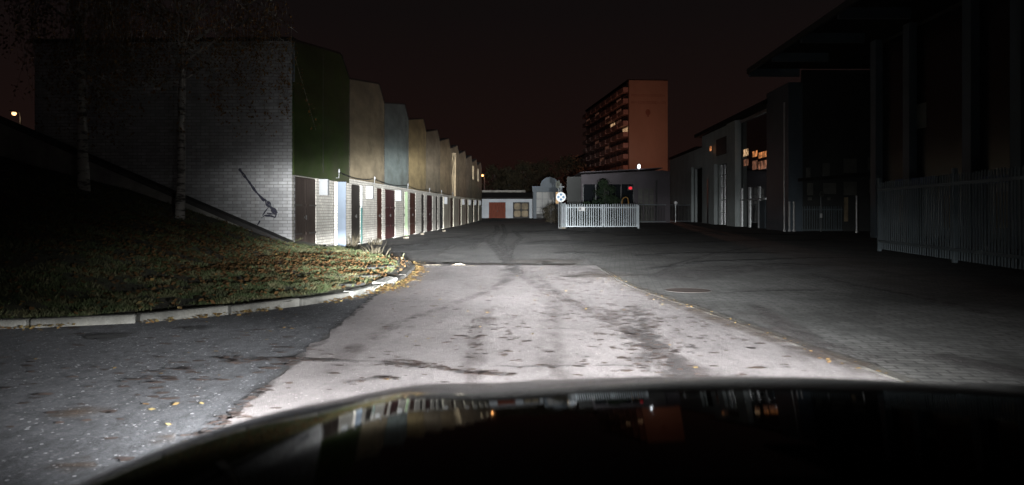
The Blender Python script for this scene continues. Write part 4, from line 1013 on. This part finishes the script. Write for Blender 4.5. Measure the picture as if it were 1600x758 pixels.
for a, b in ((885, 941.5), (944.5, 995)):
    rails = MB(); bars = MB(); palisade(bars, rails, (XG(a) + .05, YG, zgG), (XG(b) - .05, YG, zgG), .14, zt, 15 if a < 900 else 14, .062, rail=(0.0, .84))
    for px in (a, b): rails.box(XG(px) - .045, XG(px) + .045, YG - .04, YG + .06, zgG + .1, zgG + zt - .05)
    lf_ = obj('leaf_frame', rails, 'gate_paint', gt); obj('bars', bars, 'gate_paint', lf_)
obj('end_post', MB().box(XG(996), XG(998.6), YG - .07, YG + .07, zgG - .1, zgG + zt - .1), 'gate_paint', gt, bevel=.01)
gp_ = thing('gate_post', 'broad white gate post with a hinge plate behind the round sign', 'gate post', (XG(880), YG, zgG))
obj('post', MB().box(XG(876.2), XG(880.6), YG - .02, YG + .12, zgG - .1, zgG + zt + .02).box(XG(880.8), XG(883.8), YG - .12, YG + .12, zgG - .1, zgG + zt + .06), 'gatepost_paint', gp_, bevel=.01)
obj('hinge', MB().box(XG(877), XG(883), YG - .16, YG - .122, zgG + zt * .9, zgG + zt * .98).box(XG(877), XG(883), YG - .16, YG - .122, zgG + .18, zgG + .32), 'fence_paint', gp_, bevel=.008)
obj('footing', MB().disc((XG(879), YG - .1, zgG + .03), (0, .01, 1), .26, .1, 9), 'chunk', gp_)
ns = thing('notice', 'small white notice with a dark square hung on the left gate leaf', 'sign', (XG(908.5), YG - .06, zgG + 1.2))
obj('plate', MB().box(XG(904), XG(914), YG - .075, YG - .06, z(329.5, YG), z(323.5, YG)), 'white_paint', ns); obj('symbol', MB().box(XG(904.6), XG(908.2), YG - .08, YG - .076, z(328.6, YG), z(324.4, YG)), 'dark_metal', ns)
# round no-stopping style sign
YS = 52.6
def round_sign(label, px, py, rpx, Y, tilt, quarter=True, top_py=None, base_extra=0):
    c = at(px, py, Y); g0 = zg(0, Y); r = rpx * Y / F; nrm = Vector((math.sin(tilt), -math.cos(tilt), 0))
    t = thing('road_sign', label, 'road sign', (c.x, Y, g0))
    pc = c - nrm * .07
    obj('post', MB().tube([(pc.x, pc.y, g0 - .1), (pc.x, pc.y, at(px, top_py or py - rpx, Y).z)], .04, 10), 'post_grey', t)
    pl = obj('plate', MB().disc(c, nrm, r, .02, 36), 'sign_white' if quarter else 'sign_grey', t)
    mb = MB(); s = nrm.cross(Vector((0, 0, 1))).normalized(); u = Vector((0, 0, 1)); f0 = c + nrm * .013
    if quarter:
        for k in range(4):
            a0 = k * math.pi / 2
            ring = [f0 + (s * math.cos(a0) + u * math.sin(a0)) * r * .20] + [f0 + (s * math.cos(a0 + d) + u * math.sin(a0 + d)) * r * rr_ for d, rr_ in ((-.60, .42), (-.46, .70), (-.2, .76), (.0, .78), (.2, .76), (.46, .70), (.60, .42))]
            mb.add(ring + [q + nrm * .003 for q in ring], [tuple(range(8)), tuple(range(15, 7, -1))] + [(i, (i + 1) % 8, (i + 1) % 8 + 8, i + 8) for i in range(8)])
        obj('symbol', mb, 'sign_blue', pl)
    else:
        mb.add([f0 + (s * x_ + u * y_) * r + nrm * q for q in (0, .003) for x_, y_ in ((-.3, -.45), (.3, -.45), (.3, .45), (-.3, .45))], [(0, 1, 2, 3), (7, 6, 5, 4), (0, 4, 5, 1), (1, 5, 6, 2), (2, 6, 7, 3), (3, 7, 4, 0)])
        obj('symbol', mb, 'concrete_dark', pl)
    return t
round_sign('round white sign with four dark blue wedges on a post by the gate', 876.5, 308, 7.6, YS, 0.0, True, 287)  # red ring and cross painted white for the headlight glare
sg = round_sign('greyish round sign turned sideways on its own post left of the blue wedged sign', 871.8, 288.5, 6.0, YS + .6, -1.02, False, 282)
o = obj('arrow_board', MB().box(at(869, 0, YS).x, at(873.5, 0, YS).x, YS + .45, YS + .47, at(0, 318, YS).z, at(0, 300, YS).z), 'sign_yellow', sg)
o2 = obj('cross_arm', MB().box(at(874, 0, YS).x, at(882, 0, YS).x, YS + .3, YS + .34, at(0, 292.5, YS).z, at(0, 291, YS).z), 'post_grey', sg)
# lower dark fence behind
rf = thing('rear_fence', 'lower dark bar fence behind the gate with a pale top rail', 'fence', (at(1035, 0, 72).x, 72, zg(0, 72)))
p = Vector((at(998, 0, 71).x, 71, 0)); q = Vector((at(1078, 0, 77).x, 77, 0)); bars = MB(); rails = MB(); zz0 = zg(0, 73)
palisade(bars, rails, p, q, zz0 + .12, zz0 + 1.75, 34, .035, False, (0.0, .98)); obj('bars', bars, 'dark_metal', rf); obj('rails', rails, 'gate_paint', rf)
pp = p.lerp(q, .70)
obj('post', MB().tube([(pp.x, pp.y - .1, zz0), (pp.x, pp.y - .1, zz0 + 2.0)], .06, 8).disc((pp.x, pp.y - .16, zz0 + 1.9), (0, 1, 0), .16, .1, 10), 'metal_grey', rf)

# ------------------------------------------------------------------ workshop building on the right
def fx(Y): return 15.3 + 0.0367 * Y
def fY(px): return 18360.0 / (px - 844.0)
FA = math.atan(0.0367)
def fac(mb, Ya, Yb, z0, z1, off0, off1):
    """box lying along the facade line; off is measured outwards (towards the yard)"""
    poly = [(fx(Ya) - off0, Ya), (fx(Yb) - off0, Yb), (fx(Yb) - off1, Yb), (fx(Ya) - off1, Ya)]
    mb.prism(poly, 2, z0, z1); return mb
wk = thing('workshop', 'grey rendered workshop with tall glazed bay and orange light behind it', 'building', (fx(60), 60, zg(0, 60)))
Yg = {px: fY(px) for px in (1048, 1078, 1086, 1097, 1103, 1113, 1122, 1124, 1139, 1141, 1154, 1206, 1241)}
wl = MB()
fac(wl, Yg[1086], 90, 0, 7.3, -.4, 0); fac(wl, Yg[1097], Yg[1086] - .001, 5.4, 7.3, -.4, 0)           # lower far wing
fac(wl, Yg[1124], Yg[1097], 0, 8.3, -.4, 0); fac(wl, Yg[1139], Yg[1124] - .001, 5.2, 8.3, -.4, 0); fac(wl, Yg[1154], Yg[1139] - .001, 0, 8.3, -.4, 0)
wl.box(fx(90), fx(90) + 8, 90.01, 90.4, 0, 7.3)
obj('wall', wl, 'hall_wall', wk)
for ya_, yb_, zt_, of_ in ((fY(1084), fY(1079), 5.6, .25), (fY(1121), fY(1114), 5.3, .30), (Yg[1154] - .1, Yg[1141], 8.25, .30)): obj('pilaster', fac(MB(), ya_, yb_, 0, zt_, .002, of_), 'hall_wall', wk)
tp = MB(); fac(tp, Yg[1241], Yg[1206], 0, 9.0, -.5, .35); obj('corner_pier', tp, 'hall_post', wk)
dk = MB(); fac(dk, Yg[1097], Yg[1086], 0, 5.39, -.30, -.22); obj('door', dk, 'door_dark', wk)
gd = MB(); fac(gd, Yg[1139], Yg[1124], 0, 5.19, -.25, -.18); gdo = obj('glazed_door', gd, 'win_hall', wk)
gm = MB()
for k in range(4): yy = lerp(Yg[1139], Yg[1124], k / 3); fac(gm, yy - .05, yy + .05, 0, 5.18, -.178, -.10)
for zz in (1.1, 2.2, 3.3, 4.3): fac(gm, Yg[1139] + .06, Yg[1124] - .06, zz - .03, zz + .03, -.176, -.12)
obj('frame', gm, 'metal_grey', gdo)
lo_ = MB(); fac(lo_, lerp(Yg[1139], Yg[1124], .05), lerp(Yg[1139], Yg[1124], .28), 2.9, 4.8, -.177, -.165); obj('lit_pane', lo_, 'lit_orange', gdo)  # orange reflection in the door glass, made as a glowing pane
# big glazed bay
bay = MB(); fac(bay, Yg[1206], Yg[1154] - .12, 0, 8.2, -.25, -.15); bo = obj('glazed_bay', bay, 'win_hall', wk)
bm_ = MB()
for px in (1155.5, 1168, 1183, 1205): yy = fY(px); fac(bm_, yy - .05, yy + .05, 0, 3.0, -.148, -.05)
fac(bm_, fY(1192), fY(1156), 2.05, 2.15, -.147, -.03); fac(bm_, fY(1205), fY(1155), 8.0, 8.2, -.147, -.05)
obj('frame', bm_, 'metal_grey', bo)
obj('door_leaf', fac(MB(), fY(1193), fY(1184.5), .05, 2.0, -.146, -.09), 'hall_post', bo)
def pane(px0, px1, py0, py1, mat, nm='lit_pane'):
    Yc = fY((px0 + px1) / 2); mb = fac(MB(), fY(px1), fY(px0), CAMZ - (py1 - HOR) * Yc / F, CAMZ - (py0 - HOR) * Yc / F, -.149, -.143); return obj(nm, mb, mat, bo)
pane(1158.5, 1166, 233, 244, 'lit_warm'); pane(1158.5, 1166, 249, 259, 'lit_pink'); pane(1172.5, 1180, 236, 245, 'lit_orange'); pane(1172.5, 1180, 251, 265, 'lit_pink')  # glowing panes set on the face of the bay glass
pane(1181.5, 1197, 237, 246, 'lit_orange'); pane(1182, 1197, 251, 264, 'lit_pink'); pane(1199, 1200.2, 227, 246, 'lit_orange')
pane(1206.0, 1206.4, 230, 275, 'lit_pink')
obj('lintel_lamp', fac(MB(), fY(1117.2), fY(1115.0), 6.55, 6.95, .302, .36), 'lit_orange', wk)
obj('canopy', fac(MB(), fY(1139), fY(1121), 6.0, 7.4, .002, .12), 'hall_dark', wk)
rf_ = MB(); fac(rf_, Yg[1206] - .2, 74, 8.302, 8.62, -8, .45); fac(rf_, 74.01, 90, 7.302, 7.5, -8, .3); obj('roof', rf_, 'roof_dark', wk)
hb = MB(); fac(hb, Yg[1241], 89.9, 0, 7.2, -8, -.52); obj('rear_hall', hb, 'hall_dark', wk)
ob = obj('door_leaf', fac(MB(), fY(1107), fY(1105), 0, 4.2, .002, .03), 'dark_metal', wk)
# end wall of the workshop facing the car: two rows of dull windows, pale strips
YE = Yg[1241] - .02; XE = lambda px: (px - 800) * YE / F; zE = lambda py: CAMZ - (py - HOR) * YE / F
obj('end_wall', MB().box(fx(YE) + .5, fx(YE) + 9, YE, YE + .3, -.1, 9.74), 'hall_dark', wk)
for px0, px1, py0, py1 in ((1259, 1266, 262, 281), (1285, 1296, 255, 277), (1318, 1338, 248, 270), (1356, 1370, 246, 266), (1261, 1270, 286, 305), (1286, 1306, 286, 303), (1318, 1338, 284, 305), (1358, 1370, 280, 302)):
    wn = obj('window', MB().box(XE(px0), XE(px1), YE - .05, YE - .003, zE(py1), zE(py0)), 'win_board', wk)
obj('string_course', MB().prism([(XE(1246), zE(284)), (XE(1420), zE(271)), (XE(1420), zE(264)), (XE(1246), zE(279))], 1, YE - .12, YE - .055), 'roof_dark', wk)
for px0, px1 in ((1318.5, 1324.5), (1361, 1367), (1262, 1268), (1292, 1297)):  # narrow upright strips in pale colours on the wall
    obj('board', MB().box(XE(px0), XE(px1), YE - .06, YE - .003, zE(346 if px0 > 1300 else 313), zE(308.5)), 'panel_sand' if px0 > 1300 else 'win_board', wk)
pipes = [(1225.5, 160, 361, .05, 'slim bright downpipe on the face of the grey corner pier'), (1233.5, 315, 361, .055, 'short bright pipe right of the slim downpipe on the pier'), (1240.5, 315, 361, .06, 'bright pipe at the right edge of the grey corner pier'), (1338.5, 306, 365, .05, 'lone thin steel post in front of the window wall')]
for px, py0, py1, r_, lab in pipes:
    Y = 45.6 if px < 1300 else 43; x_ = (px - 800) * Y / F; t = obj('downpipe' if px < 1300 else 'steel_post', MB().tube([(x_, Y, zg(0, Y) - .02), (x_, Y, CAMZ - (py0 - HOR) * Y / F)], r_, 10).tube([(x_, Y, zg(0, Y)), (x_, Y, zg(0, Y) + .12)], r_ * 1.7, 10), 'metal_grey', smooth=False)
    tag(t, lab, 'pipe' if px < 1300 else 'post')
# short fence and sign added in place of the gate's reflection in the glass
YR = 45.2; XR = lambda px: (px - 800) * YR / F
ft = thing('picket_fence', 'short pale picket fence in the recess right of the corner pier', 'fence', (XR(1285), YR, zg(0, YR)))
bars = MB(); rails = MB(); palisade(bars, rails, (XR(1252), YR, 0), (XR(1316), YR, 0), .1, 1.55, 17, .05, True, (.02, .85)); obj('bars', bars, 'fence_paint', ft); obj('rails', rails, 'fence_paint', ft)
sg = round_sign('small dim round sign on a post before the short picket fence', 1284, 303, 4.6, YR - .3, 0.4, False, 299)
obj('notice', MB().box(XR(1277.5), XR(1281), YR - .35, YR - .33, .85, 1.1), 'sign_white', sg)

# glazed hall nearer the car
hl = thing('glazed_hall', 'dark glazed hall with pilasters and a wide overhanging roof at right', 'building', (fx(28), 28, 0))
YH = 35.0
wl = MB(); fac(wl, -4, YH, -.1, 9.0, -8, -.3); obj('wall', wl, 'hall_dark', hl)
gl_ = MB(); fac(gl_, -4, YH - .05, .2, 8.8, -.298, -.2); obj('glazing', gl_, 'win_hall_dull', hl)
for px in (1368, 1420, 1515, 1592, 1740, 2000):
    yy = fY(px); obj('pilaster', fac(MB(), yy - .28, yy + .28, -.05, 9.0, -.198, .12), 'hall_post', hl)
for px0, px1, py0, py1 in ((1399, 1403, 305, 347), (1411, 1417, 325, 350), (1466, 1478, 305, 356), (1546, 1566, 300, 356)):  # pale upright strips set on the glazing
    Yc = fY((px0 + px1) / 2); obj('board', fac(MB(), fY(px1), fY(px0), CAMZ - (py1 - HOR) * Yc / F, CAMZ - (py0 - HOR) * Yc / F, -.196, -.16), 'panel_sand', hl)
for px0, px1, py0, py1 in ((1400, 1462, 278, 289), (1526, 1640, 274, 286)):
    Yc = fY(1430 if px0 < 1500 else 1560); obj('blue_fascia', fac(MB(), fY(px1), fY(px0), CAMZ - (py1 - HOR) * Yc / F, CAMZ - (py0 - HOR) * Yc / F, -.1, .02), 'blue_band', hl)
obj('window', fac(MB(), fY(1440), fY(1411), 4.6, 5.6, -.196, -.18), 'win_board', hl)
obj('roof', fac(MB(), -4, Yg[1241] - .3, 9.75, 10.0, -8, 2.5), 'roof_dark', hl)
for Yv in (46, 41.4, 36.8, 32.2, 27.6, 23.0, 18.4, 13.8):
    obj('roof_beam', fac(MB(), Yv - .12, Yv + .12, 9.3, 9.748, -.2, 2.8), 'hall_post', hl)
obj('eaves_beam', fac(MB(), -4, Yg[1241] - .3, 9.45, 9.74, 2.82, 2.95), 'hall_dark', hl)

# palisade fence along the yard at right
def fencepanel(label, p, q, h, n):
    t = thing('fence_panel', label, 'fence', (p[0], p[1], 0.0), 0, 'palisade fence panels along the yard')
    bars = MB(); rails = MB(); palisade(bars, rails, (*p, 0), (*q, 0), .08, h, n, .05, True, (.12, .88))
    obj('rails', rails, 'fence_paint', t); obj('bars', bars, 'fence_paint', t)
    obj('post', MB().box(p[0] - .05, p[0] + .05, p[1] - .05, p[1] + .05, -.1, h + .12), 'fence_paint', t, bevel=.008)
fp = [(11.1, 23.2), (10.32, 17.9), (9.68, 13.6), (9.0, 9.0)]
fencepanel('pale palisade fence panel farthest along the right yard, by the hall corner', fp[0], fp[1], 2.1, 34)
fencepanel('pale palisade fence panel second from the far post on the right', fp[1], fp[2], 2.1, 30)
fencepanel('pale palisade fence panel nearest the car, at the right edge', fp[2], fp[3], 2.1, 30)

# ------------------------------------------------------------------ the car we look out of
CX, HWID = 0.42, 1.0
def hz(x, d):
    s0, s1, da, db = -.050, -.262, .70, 1.95
    t = (d - da) / (db - da)
    zc = 0.972 + (s0 * (d - da) + (s1 - s0) * (d - da) * t / 2)
    l = (x - CX) / HWID
    return zc - .072 * l * l - .035 * abs(l) ** 8 + 0.010 * math.exp(-((abs(l) - .62) / .10) ** 2)
def dfront(x):
    l = abs((x - CX) / HWID); return 1.95 - .22 * l ** 2.4 - .25 * l ** 8
car = thing('car', 'black car whose glossy bonnet fills the bottom of the view, headlights on', 'car', (CX, 1.0, 0))
hd = MB(); NX_, ND = 64, 44
for j in range(ND + 1):
    for i in range(NX_ + 1):
        x = CX + HWID * (-1 + 2 * i / NX_); d = lerp(.66, dfront(x), j / ND); zz = hz(x, d)
        e_ = max(0, (j / ND - .93) / .07); zz -= .05 * e_ * e_
        hd.v.append((x, d, zz))
for j in range(ND):
    for i in range(NX_): a = j * (NX_ + 1) + i; hd.f.append((a, a + 1, a + NX_ + 2, a + NX_ + 1))
hood = obj('bonnet', hd, 'car_paint', car, smooth=True, recalc=False)
# nose and bumper
ns = MB(); lev = [(0, 0), (.03, -.05), (.07, -.16), (.09, -.30), (.06, -.44), (-.02, -.56)]
for k, (do, dz) in enumerate(lev):
    for i in range(NX_ + 1):
        x = CX + HWID * (-1 + 2 * i / NX_); d = dfront(x); ns.v.append((x, d + do + (.002 if k == 0 else 0), hz(x, d) - .06 + dz - (.002 if k == 0 else 0)))
for k in range(len(lev) - 1):
    for i in range(NX_): a = k * (NX_ + 1) + i; ns.f.append((a, a + NX_ + 1, a + NX_ + 2, a + 1))
obj('bumper', ns, 'car_paint', car, smooth=True, recalc=False)
obj('grille', MB().prism([(CX - .35, .42), (CX + .35, .42), (CX + .42, .60), (CX - .42, .60)], 1, 1.97, 2.06), 'car_black', car)
for sx_ in (-1, 1):
    fb = MB()
    xo = CX + sx_ * HWID; ys_ = frange(.0, dfront(xo), 14)
    for y_ in ys_:
        zt_ = hz(xo, max(.66, y_)) - (.0015); arch = .34 + .30 * max(0, 1 - ((y_ - 1.15) / .36) ** 2) ** .5 if abs(y_ - 1.15) < .36 else .28
        fb.v += [(xo, y_, zt_), (xo + sx_ * .015, y_, zt_ - .12), (xo + sx_ * .02, y_, max(arch, .28) + .02), (xo, y_, max(arch, .28))]
    for k in range(len(ys_) - 1):
        for i in range(3): fb.f.append((k * 4 + i, k * 4 + i + 1, k * 4 + i + 5, k * 4 + i + 4))
    obj('wing', fb, 'car_paint', car, smooth=True, recalc=False)
    wx = CX + sx_ * .83
    whl = obj('wheel', MB().disc((wx, 1.15, .30), (1, 0, 0), .30, .20, 32), 'rubber', car); obj('rim', MB().disc((wx + sx_ * .103, 1.15, .30), (1, 0, 0), .20, .01, 20), 'alloy', whl)
    hx = CX + sx_ * .66
    hl_ = obj('headlight', MB().disc((hx, dfront(hx) + .085, .62), (sx_ * .3, 1, .1), .15, .05, 20, .08), 'lens', car)
cw = MB()
for i in range(41):
    x = CX + HWID * (-1 + i / 20) * .985; zt = hz(x, .66) - .004; cw.v += [(x, .668, zt - .15), (x, .664, zt), (x, .44, zt + .004), (x, .44, zt - .15)]
for i in range(40):
    for k in range(3): a = i * 4 + k; cw.f.append((a, a + 1, a + 5, a + 4))
obj('cowl', cw, 'car_black', car)
obj('dashboard', MB().box(CX - .85, CX + .85, .18, .49, .50, .90), 'car_black', car, bevel=.03)
obj('wiper', MB().tube([(CX + .1, .60, .935), (CX + .45, .56, .945)], .008, 6), 'car_black', car)

# headlamp beams: intensity by direction, like a real reflector's light distribution
def headlamp(x, P_):
    l = bpy.data.lights.new('headlamp_beam', 'SPOT'); l.spot_size = R(150); l.spot_blend = .25; l.energy = 1.0; l.shadow_soft_size = .05; l.color = (1, 1, 1)
    l.use_nodes = True; nt = l.node_tree; nt.nodes.clear()
    out = nd(nt, 'ShaderNodeOutputLight'); em = nd(nt, 'ShaderNodeEmission'); L(nt, em.outputs[0], out.inputs[0]); em.inputs[0].default_value = (0.98, 1.0, 1.0, 1)
    tc = nd(nt, 'ShaderNodeTexCoord'); s = nd(nt, 'ShaderNodeSeparateXYZ'); L(nt, tc.outputs['Normal'], s.inputs[0])
    zz = mathn(nt, 'ABSOLUTE', s.outputs[2])
    sg_ = SGN
    az = mathn(nt, 'MULTIPLY', mathn(nt, 'ARCTAN2', s.outputs[0], zz), sg_ * 57.2958)
    elv = mathn(nt, 'MULTIPLY', mathn(nt, 'ARCTAN2', s.outputs[1], zz), sg_ * 57.2958)
    def gauss(c, wl_, wr_, pw_=2.0):
        a_ = az
        d = mathn(nt, 'SUBTRACT', a_, c); right = mathn(nt, 'GREATER_THAN', d, 0.0)
        wv = mathn(nt, 'ADD', mathn(nt, 'MULTIPLY', right, wr_ - wl_), wl_)
        q = mathn(nt, 'ABSOLUTE', mathn(nt, 'DIVIDE', d, wv)); return mathn(nt, 'POWER', 2.71828, mathn(nt, 'MULTIPLY', mathn(nt, 'POWER', q, pw_), -1.0))
    def curve(pts):
        rp = nd(nt, 'ShaderNodeValToRGB'); els = rp.color_ramp.elements; lo_, hi_ = -30.0, 40.0
        mr = nd(nt, 'ShaderNodeMapRange', i_From_Min=lo_, i_From_Max=hi_); L(nt, elv, mr.inputs[0]); L(nt, mr.outputs[0], rp.inputs[0])
        while len(els) < len(pts): els.new(.5)
        for e_, (a, v) in zip(els, pts): e_.position = (a - lo_) / (hi_ - lo_); e_.color = (v ** .5,) * 3 + (1,)
        sc = nd(nt, 'ShaderNodeSeparateColor'); L(nt, rp.outputs[0], sc.inputs[0]); return mathn(nt, 'MULTIPLY', sc.outputs[0], sc.outputs[0])
    n1 = mathn(nt, 'MULTIPLY', gauss(*BEAM_AZ, 3.0), curve(BEAM_EL)); n1 = mathn(nt, 'ADD', n1, mathn(nt, 'MULTIPLY', gauss(*LEFT_AZ), curve(LEFT_EL))); n3 = mathn(nt, 'MULTIPLY', gauss(*NEAR_AZ), curve(NEAR_EL)); n1 = mathn(nt, 'ADD', n1, n3)
    n2 = mathn(nt, 'ADD', mathn(nt, 'MULTIPLY', gauss(*WIDE_AZ), curve(WIDE_EL)), mathn(nt, 'MULTIPLY', gauss(*RIGHT_AZ), curve(RIGHT_EL)))
    L(nt, mathn(nt, 'MULTIPLY', mathn(nt, 'ADD', n1, n2), P_), em.inputs[1])
    o = bpy.data.objects.new('headlamp_beam', l); COL.objects.link(o); o.location = (x, 2.12, .62); o.rotation_euler = (R(90), 0, 0); adopt(o, car)
SGN = 1.0
BEAM_AZ = (-3.0, 11.4, 8.6)
BEAM_EL = [(-30, .0), (-14, .0008), (-8, .0045), (-5.3, .016), (-2.8, .10), (-1.6, .33), (-1.0, .42), (-.5, .28), (0, .15), (1.2, .155), (2.5, .21), (4.2, .26), (5.1, .18), (6.2, .055), (7.5, .020), (10, .009), (14, .004), (20, .0012), (40, 0)]
RIGHT_AZ = (5.0, 9.0, 13.5)
RIGHT_EL = [(-30, 0), (-9, .006), (-6.5, .014), (-4.5, .040), (-3.2, .075), (-2, .09), (-1, .045), (-.3, .034), (1, .028), (2, .014), (4, .007), (8, .0018), (15, .0003), (40, 0)]
WIDE_AZ = (-22.0, 11.0, 13.0)
WIDE_EL = [(-8, 0), (-5.5, .0008), (-4, .0020), (-2.5, .0034), (-1, .003), (0, .0018), (1.5, .0007), (3, .0003), (6, .0001), (15, .0001), (40, .0)]
LEFT_AZ = (-26.0, 20.0, 15.0)
LEFT_EL = [(-30, .006), (-16, .0095), (-12, .0078), (-9, .0064), (-6.3, .0066), (-5, .0016), (-4, 0.0004), (-3, 0)]
NEAR_AZ = (20.0, 12.0, 16.0)
NEAR_EL = [(-30, .003), (-16, .006), (-10, .008), (-6.3, .008), (-5, .005), (-4, .0015), (-2.5, .0004), (0, .0002), (6, .0001), (40, .0)]
POWER = 850000.0
for sx_ in (-1, 1): headlamp(CX + sx_ * .66, POWER)

# ------------------------------------------------------------------ render settings
scene.view_settings.view_transform = 'Standard'; scene.view_settings.look = 'None'; scene.view_settings.gamma = 1.0; scene.view_settings.exposure = 0.0
scene.render.engine = 'CYCLES'; scene.cycles.use_denoising = True; scene.cycles.max_bounces = 6; scene.cycles.transparent_max_bounces = 12
scene.cycles.sample_clamp_indirect = 3.0
